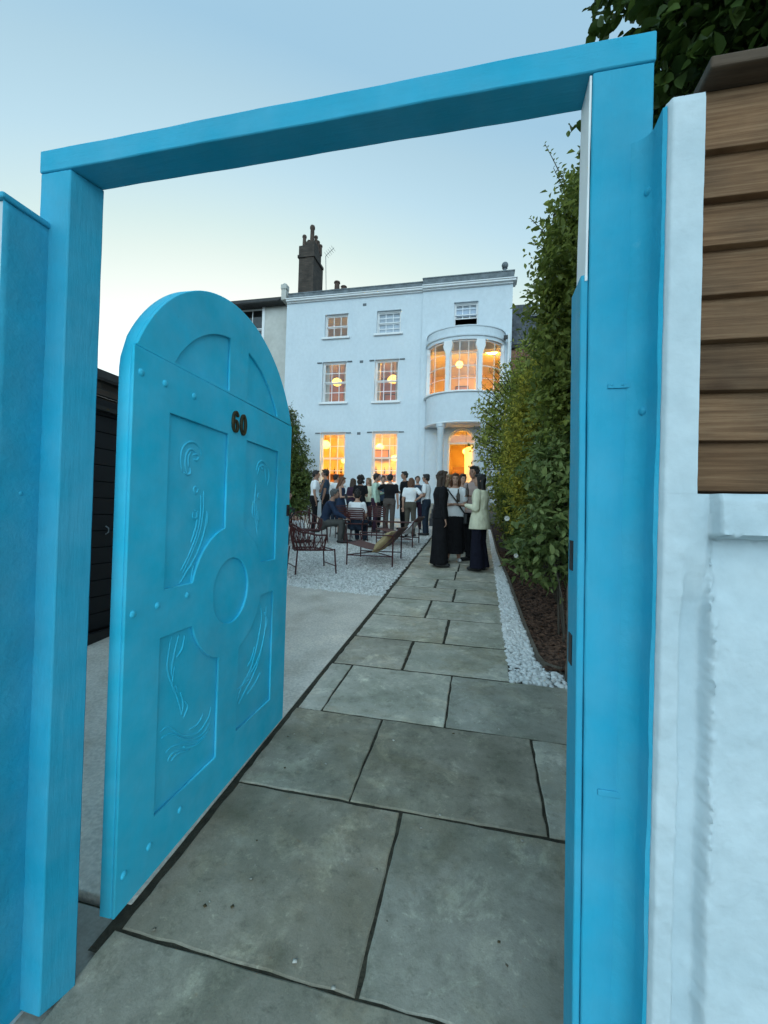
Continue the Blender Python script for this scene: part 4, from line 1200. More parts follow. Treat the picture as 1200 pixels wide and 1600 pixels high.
# rooms behind the windows
def room(x0, x1, y0, y1, z0, z1, mat, floor=None, ceil=None):
    mb = MB()
    mb.add([(x0, y1, z0), (x1, y1, z0), (x1, y1, z1), (x0, y1, z1)], [(0, 1, 2, 3)]); mb.add([(x0, y0, z0), (x0, y1, z0), (x0, y1, z1), (x0, y0, z1)], [(0, 1, 2, 3)])
    mb.add([(x1, y0, z0), (x1, y1, z0), (x1, y1, z1), (x1, y0, z1)], [(3, 2, 1, 0)])
    mb.add([(x0, y0, z0), (x1, y0, z0), (x1, y1, z0), (x0, y1, z0)], [(0, 1, 2, 3)], 1); mb.add([(x0, y0, z1), (x1, y0, z1), (x1, y1, z1), (x0, y1, z1)], [(3, 2, 1, 0)], 2)
    return mb.build('room', [mat, floor or M['wood_warm'], ceil or M['trim']], house, fix=False)
yb_ = YH + 0.302
room(-7.6, -2.4, yb_, 19.6, 2.05, 5.3, M['room_cream'])
room(-7.6, -4.75, yb_, 19.6, 5.45, 8.15, M['room_rust'])
room(-4.70, -2.45, yb_, 19.6, 5.45, 8.15, M['room_rust'])
room(-7.6, -4.75, yb_, 19.6, 8.3, 9.95, M['room_grey'])
room(-4.70, -2.45, yb_, 19.6, 8.3, 9.95, M['room_dark'])
room(-2.3, 0.69, yb_, 19.6, 8.45, 9.95, M['room_dark'], M['room_dark'], M['room_dark'])
room(-2.31, 0.695, yb_, 19.9, 5.6, 8.2, M['room_cream'])
room(-2.0, 0.55, yb_, 21.0, 2.05, 5.3, M['room_cream'])
mb = MB(); mb.box(-4.08, -3.18, YH + 0.24, YH + 0.245, 8.75, 9.53); mb.build('blind', M['blind'], house)
mb = MB(); mb.box(-1.08, -0.30, YB + 0.25, YB + 0.255, 9.18, 9.58); mb.build('blind', M['blind'], house)

def fill_light(x, y, z, r, st):  # unseen fill lamp, added above the window heads to brighten a room
    m_ = EM('fill_light_glow', (1.0, 0.51, 0.065), st)
    mb = MB(); mb.lathe([(r, 0), (r * .95, -.03), (r * .5, -.06)], (x, y, z - .001), 20); mb.build('fill_light', m_, house, smooth=.9)
fill_light(-4.7, 16.75, 5.29, .28, 34.0); fill_light(-6.9, 16.75, 5.29, .25, 32.0); fill_light(-2.75, 16.8, 5.29, .2, 22.0)
fill_light(-6.95, 16.7, 8.14, .16, 34.0); fill_light(-2.8, 16.7, 8.14, .16, 38.0)
fill_light(-6.9, 16.7, 9.94, .12, 14.0)
fill_light(-2.0, 16.7, 8.19, .2, 26.0); fill_light(0.3, 17.2, 8.19, .2, 26.0)
fill_light(-1.7, 16.7, 5.29, .2, 30.0); fill_light(0.1, 17.0, 5.29, .22, 32.0)
def pendant(name, label, x, y, z, r, mat, zc, kind='globe', group='lit pendant lamps inside the house'):
    r *= 0.85
    t = thing(name, label, 'lamp', (x, y, z), 0, group)
    mb = MB()
    if kind == 'globe': mb.sphere((x, y, z), (r, r, r * 0.95), 16, 10)
    elif kind == 'lantern': mb.lathe([(r * .45, -r * .75), (r * .85, -r * .5), (r, 0), (r * .85, r * .5), (r * .45, r * .75)], (x, y, z), 16)
    else: mb.lathe([(r, -r * .45), (r * 1.0, -r * .1), (r * .5, r * .5), (r * .2, r * .6)], (x, y, z), 16)
    mb.build('lamp_shade', mat, t, smooth=3)
    mb = MB(); mb.tube([(x, y, z + r * .8), (x, y, zc)], 0.008, 6); mb.build('flex', M['iron'], t)
pendant('pendant_lamp', 'glowing lamp globe in the small top-left window', -5.75, 17.6, 9.16, 0.20, M['lamp_up'], 9.94)
pendant('pendant_lamp', 'yellow paper lantern in the first-floor window at left', -6.12, 17.3, 7.28, 0.24, M['lamp_up'], 8.14, 'lantern')
pendant('pendant_lamp', 'wide lampshade in the first-floor window next to the bow', -3.72, 17.6, 7.42, 0.30, M['lamp_up'], 8.14, 'shade')
pendant('pendant_lamp', 'globe lamp high in the middle of the bow window', -0.95, 17.2, 7.75, 0.17, M['lamp'], 8.19)
pendant('pendant_lamp', 'small round lamp low behind the bow window', -1.62, 18.6, 6.75, 0.26, M['lamp'], 8.19)
pendant('pendant_lamp', 'hall lamp seen through the open arched front door', -0.62, 17.6, 4.32, 0.15, M['lamp'], 5.29)
pendant('pendant_lamp', 'bell-shaped lamp in the ground-floor window next to the porch', -4.20, 17.5, 4.55, 0.20, M['lamp'], 5.29, 'shade')
pendant('pendant_lamp', 'round lamp lower right in the ground-floor window next to the porch', -3.72, 18.3, 4.15, 0.17, M['lamp'], 5.29)
pendant('pendant_lamp', 'round lamp at the right edge of the left ground-floor window', -5.80, 17.6, 3.95, 0.15, M['lamp'], 5.29)
pendant('pendant_lamp', 'lamp high in the left ground-floor window', -6.9, 18.2, 4.75, 0.24, M['lamp'], 5.29)
# pictures, cabinets and curtains that break up the lit rooms
for (x, y, z, w, h, lb) in ((-6.15, 19.55, 7.05, .32, .42, 'dark framed picture on the wall behind the first-floor window at left'), (-4.25, 19.55, 6.95, .30, .40, 'dark framed picture behind the first-floor window next to the bow'), (-5.6, 19.40, 4.35, .35, .28, 'dark framed picture high in the left ground-floor room'), (-4.6, 19.40, 4.45, .4, .25, 'wide framed picture high in the ground-floor room next to the porch'), (-0.95, 19.85, 7.3, .3, .4, 'framed picture behind the bow window')):
    t_ = thing('framed_picture', lb, 'picture', (x, y, z))
    mb = MB(); mb.box(x - w, x + w, y - .02, y + .02, z - h, z + h); mb.build('frame', M['room_dark'], t_, bevel=.005)
    mb = MB(); mb.box(x - w + .05, x + w - .05, y - .026, y - .0205, z - h + .05, z + h - .05); mb.build('canvas', M['room_rust'], t_)
for (x0, x1, y, z0, z1, lb) in ((-7.3, -5.6, 19.0, 5.46, 6.55, 'low dark cabinet in the first-floor room at left'), (-4.6, -3.2, 18.9, 5.46, 6.5, 'low dark cabinet in the first-floor room next to the bow')):
    t_ = thing('cabinet', lb, 'cabinet', ((x0 + x1) / 2, y, z0))
    mb = MB(); mb.box(x0, x1, y, y + .45, z0, z1); mb.build('case', M['room_rust'], t_, bevel=.01)
    for k in range(3):
        w = (x1 - x0) / 3; mb = MB(); mb.box(x0 + k * w + .03, x0 + (k + 1) * w - .03, y - .02, y - .0005, z0 + .08, z1 - .05); mb.build('cabinet_door', M['wood_warm'], t_, bevel=.006)
M['curtain'] = PM('curtain', (.62, .55, .44), (.70, .63, .52), rough=.9)
for (x0, x1, z0, z1) in ((-6.31, -6.10, 5.95, 7.75), (-5.48, -5.26, 5.95, 7.75), (-4.16, -3.98, 5.95, 7.75), (-3.36, -3.14, 5.95, 7.75)):
    mb = MB(); n = 24; vs = []; fs = []
    for i in range(n + 1):
        x = x0 + (x1 - x0) * i / n; y = YH + .36 + .03 * math.sin(i * 1.6)
        vs += [(x, y, z0), (x, y, z1), (x, y + .012, z1), (x, y + .012, z0)]
    for i in range(n):
        for q in range(4): fs.append((4 * i + q, 4 * i + (q + 1) % 4, 4 * i + 4 + (q + 1) % 4, 4 * i + 4 + q))
    mb.add(vs, fs); mb.build('curtain', M['curtain'], house, smooth=1.0)
# back bar with bottles
bbt = thing('back_bar', 'warm wooden back bar with shelves inside the ground-floor rooms', 'shelves', (-5.0, 19.3, 2.05))
mb = MB(); mb.box(-7.4, -2.6, 19.45, 19.58, 2.06, 3.55); mb.build('back_panel', M['wood_warm'], bbt)
for z in (2.75, 3.15, 3.5):
    mb = MB(); mb.box(-7.4, -2.6, 19.12, 19.44, z, z + 0.04); mb.build('shelf', M['wood_warm'], bbt)
bm0 = MB(); bm0.lathe([(0.04, 0), (0.042, 0.02), (0.042, 0.18), (0.015, 0.24), (0.014, 0.31)], (0, 0, 0), 8)
bme = bm0.mesh('bottle', M['bottle'], smooth=0.9)
for k in range(26):
    o = put('bottle', bme, loc=(-7.2 + k * 0.175 + random.uniform(-.05, .05), 19.26, (3.19 if k % 2 else 3.54)))
    s = random.uniform(0.9, 1.25); o.scale = (s, s, s)
    tag(o, 'dark bottle on the lit back-bar shelves seen through ground-floor windows', 'bottle', 'bottles on the back bar')
# clothes rail upstairs
crl = thing('clothes_rail', 'rail of dark hanging clothes behind the bow window', 'clothes rail', (-0.55, 18.6, 5.6))
mb = MB(); mb.tube([(-1.05, 18.6, 5.6), (-1.05, 18.6, 6.98), (-0.05, 18.6, 6.98), (-0.05, 18.6, 5.6)], 0.015, 8); mb.build('rail', M['iron'], crl)
for k in range(8):
    mb = MB(); x = -0.95 + k * 0.12; w = random.uniform(.035, .05)
    mb.prism([(-.16, 0), (.16, 0), (.20, .62), (.06, .72), (-.06, .72), (-.20, .62)], x - w, x + w, lambda a, b, h: (h, 18.6 + a, 6.22 + b)); mb.build('garment', M['room_dark'] if k % 3 else M['wood_warm'], crl, bevel=0.02)
# hall: inner doorway and stair wall
mb = MB(); mb.box(-1.30, -0.72, 20.2, 20.98, 2.06, 4.0); mb.build('inner_door', M['wood_warm'], house)

# front door standing open, fanlight, frame
fd = MB(); t = 0.05
fd.box(DOOR[0] + .001, DOOR[0] + t, YB + .12, YB + .22, 2.122, 4.36); fd.box(DOOR[1] - t, DOOR[1] - .001, YB + .12, YB + .22, 2.122, 4.36); fd.box(DOOR[0] + .001, DOOR[1] - .001, YB + .11, YB + .23, 4.361, 4.42)
dfm = fd.build('door_frame', M['trim'], house, bevel=0.004)
mb = MB(); mb.tube([(dcx + (dr - .03) * math.cos(a), YB + .16, 4.425 + 0.465 * math.sin(a)) for a in np.linspace(0, math.pi, 25)], 0.03, 8); mb.build('fanlight_arch', M['trim'], dfm, smooth=3)
mb = MB(); mb.prism([(dcx + (dr - .03) * math.cos(a), 4.425 + 0.465 * math.sin(a)) for a in np.linspace(0, math.pi, 25)], YB + .158, YB + .162, lambda a, b, h: (a, h, b)); mb.build('pane', M['glass'], dfm)
c0 = np.array([DOOR[1] - .06, YB + .24, 0]); ang = math.radians(68); du = np.array([-math.cos(ang), math.sin(ang), 0]); dn = np.array([-du[1], du[0], 0])
mb = MB(); mb.obox(c0 + du * .43 + np.array([0, 0, 3.24]), du * .43, dn * .02, (0, 0, 1.11))
fdo = mb.build('front_door', M['trim'], house, bevel=0.003)
for (a, b) in ((.10, .40), (.48, .78)):
    for (za, zb) in ((2.3, 3.0), (3.15, 4.15)):
        mb = MB(); mb.obox(c0 + du * (a + b) / 2 + dn * .022 + np.array([0, 0, (za + zb) / 2]), du * (b - a) / 2, dn * .006, (0, 0, (zb - za) / 2)); mb.build('door_panel', M['trim'], fdo, bevel=0.004)

# bow window over the porch
BX, BY, BA, BB = -0.68, YB - 0.001, 1.42, 1.0
A0, A1 = math.pi, 2 * math.pi
def bowring(name, prof, mat, parent, n=48, a0=A0, a1=A1, smooth=0.7):
    mb = MB(); mb.lathe(prof + [prof[0]], (BX, BY, 0), n, sx=BA, sy=BB, a0=a0, a1=a1, closed=False)
    m = len(prof) + 1; nn = n + 1
    mb.f.append(tuple(i * nn for i in range(m - 1))); mb.f.append(tuple(i * nn + nn - 1 for i in range(m - 2, -1, -1))); mb.m += [0, 0]
    return mb.build(name, mat, parent, smooth=smooth)
bowring('bow_drum', [(0.985, 4.97), (0.985, 6.0), (0.80, 6.0), (0.80, 4.97)], M['stucco'], house)
bowring('bow_soffit', [(0.97, 4.955), (0.97, 4.969), (0.01, 4.969), (0.01, 4.955)], M['stucco'], house)
bowring('bow_moulding', [(1.0, 4.93), (1.02, 4.96), (0.986, 4.99), (0.93, 4.93)], M['trim'], house)
bowring('bow_sill', [(1.05, 6.001), (1.05, 6.045), (0.80, 6.05), (0.80, 6.001)], M['trim'], house)
bowring('bow_entablature', [(0.985, 7.83), (0.985, 7.93), (1.03, 7.95), (1.035, 8.0), (0.985, 8.02), (0.985, 8.28), (1.01, 8.285), (1.01, 8.325), (0.80, 8.325), (0.80, 7.83)], M['stucco'], house)
bowring('bow_floor', [(0.79, 5.96), (0.79, 5.99), (0.01, 5.99), (0.01, 5.96)], M['wood_warm'], house)
bowring('bow_roof', [(0.80, 8.25), (0.80, 8.29), (0.01, 8.30), (0.01, 8.26)], M['parapet'], house)
def bpt(a, r, z): return np.array([BX + BA * r * math.cos(a), BY + BB * r * math.sin(a), z])
def bow_post(ac, wdt):
    """pilaster between the lights with flared curved head"""
    t = np.array([-BA * math.sin(ac), BB * math.cos(ac), 0]); t /= np.linalg.norm(t); nrm = np.array([t[1], -t[0], 0])
    c = bpt(ac, 0.95, 0)
    pts = []
    hw_ = wdt / 2
    for z, e in ((6.051, 0), (7.30, 0), (7.40, .02), (7.50, .05), (7.58, .085), (7.66, .10), (7.74, .085), (7.829, .075)):
        pts.append((z, hw_ + e))
    poly = [(-w, z) for z, w in pts] + [(w, z) for z, w in pts[::-1]]
    mb = MB(); mb.prism(poly, -0.055, 0.055, lambda a, b, h: tuple(c + t * a + nrm * h + np.array([0, 0, b])))
    return mb.build('bow_pilaster', M['trim'], house, bevel=0.006)
ca = math.acos(0.41)
PA = [math.pi + 0.10, math.pi + ca, 2 * math.pi - ca, 2 * math.pi - 0.10]
for a, w in zip(PA, (0.16, 0.15, 0.15, 0.16)): bow_post(a, w)
for (a, b, cols) in ((PA[0] + .10, PA[1] - .07, 2), (PA[1] + .07, PA[2] - .07, 3), (PA[2] + .07, PA[3] - .10, 2)):
    rr = 0.91; z0, z1 = 6.055, 7.825
    mb = MB()
    for z, r in ((z0 + .02, .022), (6.93, .022), (z1 - .02, .022), (6.50, .014), (7.38, .014)):
        mb.tube([bpt(q, rr, z) for q in np.linspace(a, b, 13)], r, 6)
    for k in range(cols + 1):
        q = a + (b - a) * k / cols; mb.tube([bpt(q, rr, z0), bpt(q, rr, z1)],   .020 if k in (0, cols) else .014, 6)
    bwn = mb.build('bow_window', M['trim'], house)
    for k in range(cols):
        for (za, zb) in ((6.075, 6.49), (6.51, 6.91), (6.95, 7.37), (7.39, 7.80)):
            q0, q1 = a + (b - a) * k / cols + .008, a + (b - a) * (k + 1) / cols - .008
            p = [bpt(q0, rr, za), bpt(q1, rr, za), bpt(q1, rr, zb), bpt(q0, rr, zb)]
            nn = np.array([math.cos((q0 + q1) / 2), math.sin((q0 + q1) / 2), 0]) * 0.003
            mb = MB(); mb.add([x - nn for x in p] + [x + nn for x in p], [(0, 1, 2, 3), (7, 6, 5, 4), (0, 4, 5, 1), (1, 5, 6, 2), (2, 6, 7, 3), (3, 7, 4, 0)]); mb.build('pane', M['glass'], bwn)
# porch columns, floor and steps
for a in (math.pi + 0.92, 2 * math.pi - 0.92):
    p = bpt(a, 0.88, 0)
    mb = MB(); mb.lathe([(0.17, 2.13), (0.17, 2.2), (0.14, 2.24), (0.135, 2.5), (0.115, 4.74), (0.14, 4.78), (0.14, 4.82), (0.17, 4.83), (0.17, 4.954)], (p[0], p[1], 0), 20); mb.build('column', M['stucco'], house, smooth=0.6)
bowring('porch_floor', [(1.0, 1.2), (1.0, 2.10), (0.01, 2.10), (0.01, 1.2)], M['pavement'], house)
st = thing('front_steps', 'dark stone steps leading up to the columned porch', 'steps', (BX, 14.6, gz(14.6)))
for k in range(4):
    mb = MB(); y1 = BY - BB - 0.02 - 0.001; d = 0.30
    mb.box(BX - 0.9, BX + 0.9, y1 - d * (4 - k), y1 - d * (3 - k) - .001, 1.2, 1.42 + 0.155 * (k + 1)); mb.build('step', M['slate'], st, bevel=0.01)

# bits on the wall: lamp bracket, downpipe
sl = thing('flood_light', 'small dark flood light on the end of the bow parapet', 'light', (0.60, 15.5, 8.0))
mb = MB(); mb.box(0.66, 0.80, 15.42, 15.50, 7.95, 8.08); mb.tube([(0.72, 15.50, 8.0), (0.72, 15.60, 7.98), (0.70, YB, 7.98)], 0.02, 8); mb.build('lamp_head', M['iron'], sl)
mb = MB(); mb.tube([(0.86, YB - 0.06, 1.5), (0.86, YB - 0.06, 8.3)], 0.045, 10); mb.build('downpipe', M['trim'], house, smooth=0.9)

# ------------------------------------------------------------------ chimney stack
chm = thing('chimney_stack', 'tall sooty brick chimney stack with pots behind the parapet', 'chimney', (-7.8, 18.0, 10.1))
s_ = 17.6 / 16.0
def cz_(z): return 1.6 + (z - 1.6) * s_
xa, xb = -7.46 * s_, -6.82 * s_
yb0, yb1 = 17.6, 18.75
zs_ = atY(480, 402, 17.6)[2]; zb1 = atY(480, 383, 17.6)[2]; zb2 = atY(490, 374, 17.6)[2]
mb = MB(); mb.box(xa, xb, yb0, yb1, 10.0, zs_); mb.box(xa - .05, xb + .05, yb0 - .05, yb1 - .05, zs_ + .001, zs_ + .12); mb.box(xa - .01, xb + .01, yb0 - .01, yb1 - .30, zs_ + .121, zb1); mb.box(xa + .26, xb - .02, yb0 + .08, yb1 - .45, zb1 + .001, zb2)
mb.build('brick_stack', M['chimney_brick'], chm)
for (px, py, dy, zb_, r) in ((476, 368, .14, zb1, .085), (488.5, 353, .25, zb2, .10), (494, 369, .45, zb2, .075), (497, 377, .62, zb1, .08), (483, 376, .5, zb1, .08), (501, 383, .8, zb1, .08)):
    p = atY(px, py, yb0 + dy); a, b = zb_ - .02, p[2]
    mb = MB(); mb.lathe([(r, 0), (r * .88, (b - a) * .78), (r * 1.15, (b - a) * .82), (r * 1.15, (b - a) * .93), (r * .9, b - a)], (p[0], yb0 + dy, a), 12); mb.build('chimney_pot', M['pot'], chm, smooth=0.7)
ch2 = thing('chimney_stack', 'small distant chimney with two pots peeping over the parapet', 'chimney', (-6.6, 21, 11))
p = atY(525, 452, 21.0)
mb = MB(); mb.box(p[0] - .35, p[0] + .55, 21, 21.5, 10.0, p[2] + .02); mb.build('brick_stack', M['chimney_brick'], ch2)
for (dx, h) in ((-.02, .48), (.36, .2)):
    mb = MB(); mb.lathe([(.14, 0), (.13, h * .8), (.17, h * .85), (.15, h)], (p[0] + dx, 21.2, p[2] + .021), 12); mb.build('chimney_pot', M['pot'], ch2, smooth=0.7)
ae = thing('tv_aerial', 'thin television aerial beside the tall chimney', 'aerial', (xb + .12, 18.6, 11))
p0 = atY(509, 430, 18.6); p1 = atY(509, 400, 18.6); p2 = atY(522, 387, 18.6)
mb = MB(); mb.tube([(p0[0], 18.8, p0[2] - 1.5), p1], 0.014, 6); mb.build('mast', M['parapet'], ae)
mb = MB(); mb.tube([p1, p2], 0.012, 6)
for k in range(5):
    q = p1 + (p2 - p1) * (.1 + .2 * k); mb.tube([q + np.array([-.06, -.12, .06]), q + np.array([.06, .12, -.06])], 0.007, 5)
mb.build('antenna', M['parapet'], ae)

# ------------------------------------------------------------------ neighbouring houses
nb = thing('house', 'cream stuccoed neighbouring house at left with dark roof edge', 'house', (-11, 16.4, gz(16.4)))
YN = 16.38
nwx0, nwx1 = atY(374, 500, YN)[0], atY(410, 500, YN)[0]; nwz1, nwz0 = atY(390, 481, YN)[2], atY(395, 545, YN)[2]
mb = MB(); facade(mb, -12.6, -7.925, 1.3, 10.30, YN, YN + .3, [(nwx0, nwx1, nwz0, nwz1)]); weld(mb.build('wall', M['stucco_nb'], nb, fix=False))
window(nwx0, nwx1, nwz0, nwz1, YN, 2, 1, 1, nb)
mb = MB(); mb.box(nwx0 - .12, nwx0 - .002, YN - .03, YN - .001, nwz0, nwz1 + .12); mb.box(nwx1 + .002, nwx1 + .12, YN - .03, YN - .001, nwz0, nwz1 + .12); mb.box(nwx0 - .0015, nwx1 + .0015, YN - .03, YN - .001, nwz1 + .002, nwz1 + .12); mb.build('architrave', M['trim'], nb)
mb = MB(); mb.prism([(YN - .35, 10.30), (YN - .35, 10.50), (YN + 3.2, 12.0), (YN + 6.5, 10.5), (YN + 6.5, 10.30)], -12.6, -8.15, lambda a, b, h: (h, a, b)); mb.build('roof', M['dark_roof'], nb)
mb = MB(); mb.box(-12.6, -12.3, YN + .301, 23, 1.3, 10.29); mb.box(-8.2, -7.93, YN + .301, 23, 1.3, 10.29); mb.build('side_wall', M['stucco_nb'], nb)
mb = MB(); mb.tube([(-8.25, YN - .4, 10.33), (-12.6, YN - .4, 10.33)], 0.06, 10); mb.build('gutter', M['dark_roof'], nb, smooth=0.9)
mb = MB(); mb.box(-8.14, -7.93, YN - .5, YN + 3.5, 10.29, 10.72); mb.box(-8.16, -7.90, YN - .52, YN - .25, 10.721, 10.92); mb.tube([(-8.03, YN - .4, 10.92), (-8.03, YN - .4, 11.0)], [.12, .04], 10); mb.build('party_wall', M['stucco_nb'], nb, bevel=0.02)
mb = MB(); mb.tube([(-7.99, YN - .10, 1.5), (-7.99, YN - .10, 10.2)], 0.02, 8); mb.build('cable_pipe', M['dark_roof'], nb)
nr = thing('house', 'neighbouring house at right with slate mansard roof above the hedge', 'house', (4, 17, gz(17)))
mb = MB(); mb.box(0.97, 8.0, 16.6, 23, 1.3, 8.0); mb.build('wall', M['wall_brick'], nr)
mb = MB(); mb.prism([(16.45, 8.02), (16.45, 8.14), (17.35, 10.05), (22.6, 10.05), (23.2, 8.02)], 0.962, 8.1, lambda a, b, h: (h, a, b)); nroof = mb.build('roof', M['dark_roof'], nr)
sl_n = np.array([0.9, 1.91]); sl_len = np.linalg.norm(sl_n); sl_n = sl_n / sl_len
sm0 = MB(); sm0.box(-.095, .095, -.006, .006, -.11, .11); sme = sm0.mesh('slate', M['slate'])
for r in range(12):
    for k in range(12):
        x = 0.965 + .10 + k * .2 + (r % 2) * .1
        d = .10 + r * .17
        o = put('slate', sme, nroof, loc=(x, 16.45 + sl_n[0] * d - .012, 8.14 + sl_n[1] * d + .006), rot=(-(math.pi / 2 - math.atan2(sl_n[1], sl_n[0])) + 0.04, 0, 0))
mb = MB(); c = atY(842, 483, 16.85); mb.obox(c, (.28, 0, 0), (0, sl_n[0] * .3, sl_n[1] * .3), (0, -.04 * sl_n[1], .04 * sl_n[0])); mb.build('skylight', M['trim'], nr)
# ================================================================== trees, shrubs and roses
def leaf_mesh(name, P, D, Nn, S, Wd, mat, fold=0.25, fine=False):
    """P base points, D direction, Nn leaf normal, S length, Wd width ratio; one bent leaf of two halves each"""
    n = len(P)
    D = D / np.linalg.norm(D, axis=1, keepdims=True)
    B = np.cross(D, Nn); B /= (np.linalg.norm(B, axis=1, keepdims=True) + 1e-9)
    U = np.cross(B, D)
    s = S[:, None]; w = s * Wd
    tip = P + D * s - U * s * 0.12
    mid = P + D * s * 0.45 + U * s * 0.03
    l = mid + B * w * 0.5 + U * w * fold; r = mid - B * w * 0.5 + U * w * fold
    l2 = P + D * s * 0.75 + B * w * 0.33 + U * w * fold * .4; r2 = P + D * s * 0.75 - B * w * 0.33 + U * w * fold * .4
    if fine:                                # rounder outline with a bent midrib for leaves seen close to
        at = lambda u, v, lift: P + D * s * u + B * w * v + U * (w * fold * abs(v) * 2 - s * 0.14 * u * u + lift)
        m1, m2 = at(0.40, 0, 0), at(0.74, 0, 0)
        pr = [at(0.12, -.30, 0), at(0.36, -.50, 0), at(0.66, -.40, 0), at(0.88, -.16, 0)]; pl_ = [at(0.12, .30, 0), at(0.36, .50, 0), at(0.66, .40, 0), at(0.88, .16, 0)]
        V = np.stack([P, m1, m2, at(1.0, 0, 0)] + pr + pl_, 1).reshape(-1, 3)
        base = (np.arange(n) * 12)[:, None]
        F = np.concatenate([base + np.array([q]) for q in ((0, 4, 5, 1), (1, 5, 6, 2), (2, 6, 7, 3), (0, 1, 9, 8), (1, 2, 10, 9), (2, 3, 11, 10))], 1).reshape(-1, 4)
    else:
        V = np.stack([P, r, r2, tip, l2, l], 1).reshape(-1, 3)
        base = (np.arange(n) * 6)[:, None]
        F = np.concatenate([base + np.array([[0, 1, 2, 3]]), base + np.array([[0, 3, 4, 5]])], 1).reshape(-1, 4)
    me = bpy.data.meshes.new(name)
    me.vertices.add(len(V)); me.vertices.foreach_set('co', V.reshape(-1))
    nf = len(F); me.loops.add(nf * 4); me.loops.foreach_set('vertex_index', F.reshape(-1).astype(np.int32))
    me.polygons.add(nf); me.polygons.foreach_set('loop_start', np.arange(0, nf * 4, 4, dtype=np.int32)); me.polygons.foreach_set('loop_total', np.full(nf, 4, np.int32))
    me.materials.append(mat); me.update(calc_edges=True)
    return me
def unit(v): return v / (np.linalg.norm(v, axis=-1, keepdims=True) + 1e-9)
def crown_points(lobes, ntw, per, tl, spread, outward=1.0, bias=0.42):
    """twigs seeded through ellipsoid lobes; leaves strung along each twig"""
    vol = np.array([l[3] * l[4] * l[5] for l in lobes]) ** 0.8; vol = vol / vol.sum()
    idx = rng.choice(len(lobes), ntw, p=vol)
    L = np.array(lobes)[idx]
    d = unit(rng.normal(size=(ntw, 3)))
    # clumpy radius: bumps on the lobe surface
    ph = 2.4 * d[:, 0] + 3.1 * d[:, 1] + idx * 1.7
    bump = 1 + 0.16 * np.sin(3.1 * ph) * np.cos(4.3 * d[:, 2] + idx) + 0.10 * np.sin(9 * d[:, 0] + 7 * d[:, 2])
    r = rng.random(ntw) ** bias * bump
    P0 = L[:, :3] + d * L[:, 3:6] * r[:, None]
    dirs = unit(d * outward + np.array([0, 0, 0.25]) + rng.normal(size=(ntw, 3)) * 0.55)
    ln = tl * (0.5 + rng.random(ntw))
    t = (np.arange(per) + 0.3) / per
    P = P0[:, None, :] + dirs[:, None, :] * (ln[:, None] * t[None, :])[..., None]
    P = P + np.array([0, 0, -1.0]) * (0.12 * ln[:, None] * t[None] ** 2)[..., None]
    side = unit(np.cross(dirs, rng.normal(size=(ntw, 3))))
    sg = np.where(np.arange(per) % 2 == 0, 1.0, -1.0)
    LD = unit(dirs[:, None, :] * 0.55 + side[:, None, :] * sg[None, :, None] * spread + rng.normal(size=(ntw, per, 3)) * 0.30)
    NN = unit(np.array([0, 0, 1.0]) + d[:, None, :] * 0.5 + rng.normal(size=(ntw, per, 3)) * 0.45)
    return P.reshape(-1, 3), LD.reshape(-1, 3), NN.reshape(-1, 3)
def limb(mb, a, b, r0, r1, n=7, sag=0.08):
    a, b = np.array(a, float), np.array(b, float); pts = []
    j = rng.normal(size=3) * np.linalg.norm(b - a) * sag
    for t in np.linspace(0, 1, n):
        pts.append(a + (b - a) * t + j * math.sin(math.pi * t))
    mb.tube(pts, list(np.linspace(r0, r1, n)), 7); return pts
def leaf_tree(name, label, cat, base, lobes, ntw, per, tl, size, mat, wd=0.5, trunk_r=0.06, group=None, shoots=(), outward=1.0, bias=0.42, spread=0.9, stems=1, fine=False):
    base = (base[0], base[1], gz(base[1]) if len(base) < 3 else base[2])
    t = thing(name, label, cat, base, 0, group)
    P, D, N_ = crown_points(lobes, ntw, per, tl, spread, outward, bias)
    S = size * (0.38 + 0.95 * rng.random(len(P)) ** 1.3)
    ex = []
    for (a, b, nl, ls) in shoots:          # a long shoot with paired leaves
        a, b = np.array(a, float), np.array(b, float)
        tt = np.linspace(0.05, 1, nl); j = rng.normal(size=3) * 0.05
        q = a + (b - a) * tt[:, None] + j * np.sin(math.pi * tt)[:, None]
        dr = unit(b - a); sd = unit(np.cross(dr, [0.1, 1, 0.2]))
        sg = np.where(np.arange(nl) % 2 == 0, 1, -1)[:, None]
        ex.append((q, unit(dr * 0.5 + sd * sg + rng.normal(size=(nl, 3)) * 0.35), unit(np.array([0, -0.4, 1.0]) + rng.normal(size=(nl, 3)) * .5), ls * (0.6 + 0.6 * rng.random(nl)) * (1.1 - 0.6 * tt)))
    for e in ex:
        P = np.concatenate([P, e[0]]); D = np.concatenate([D, e[1]]); N_ = np.concatenate([N_, e[2]]); S = np.concatenate([S, e[3]])
    crown = put('crown', leaf_mesh('crown', P, D, N_, S, wd, mat, fine=fine), t)
    crown.matrix_parent_inverse = W(t).inverted()
    mb = MB()
    for s in range(stems):
        b0 = np.array(base) + np.array([rng.uniform(-.12, .12), rng.uniform(-.12, .12), -0.03]) * (stems > 1)
        top = np.array(lobes[0][:3])
        pts = limb(mb, b0, top, trunk_r, trunk_r * .45, 9, 0.05)
        for l in lobes:
            st = pts[random.randint(3, 7)]
            for k in range(4):
                e = np.array(l[:3]) + unit(rng.normal(size=3)) * np.array(l[3:6]) * 0.55
                p2 = limb(mb, st, e, trunk_r * .38, trunk_r * .08, 6, 0.1)
    for (a, b, nl, ls) in shoots:
        limb(mb, a, b, 0.009, 0.003, 6, 0.01)
    mb.build('trunk', M['bark_tree'], t, smooth=3, fix=False)
    return t
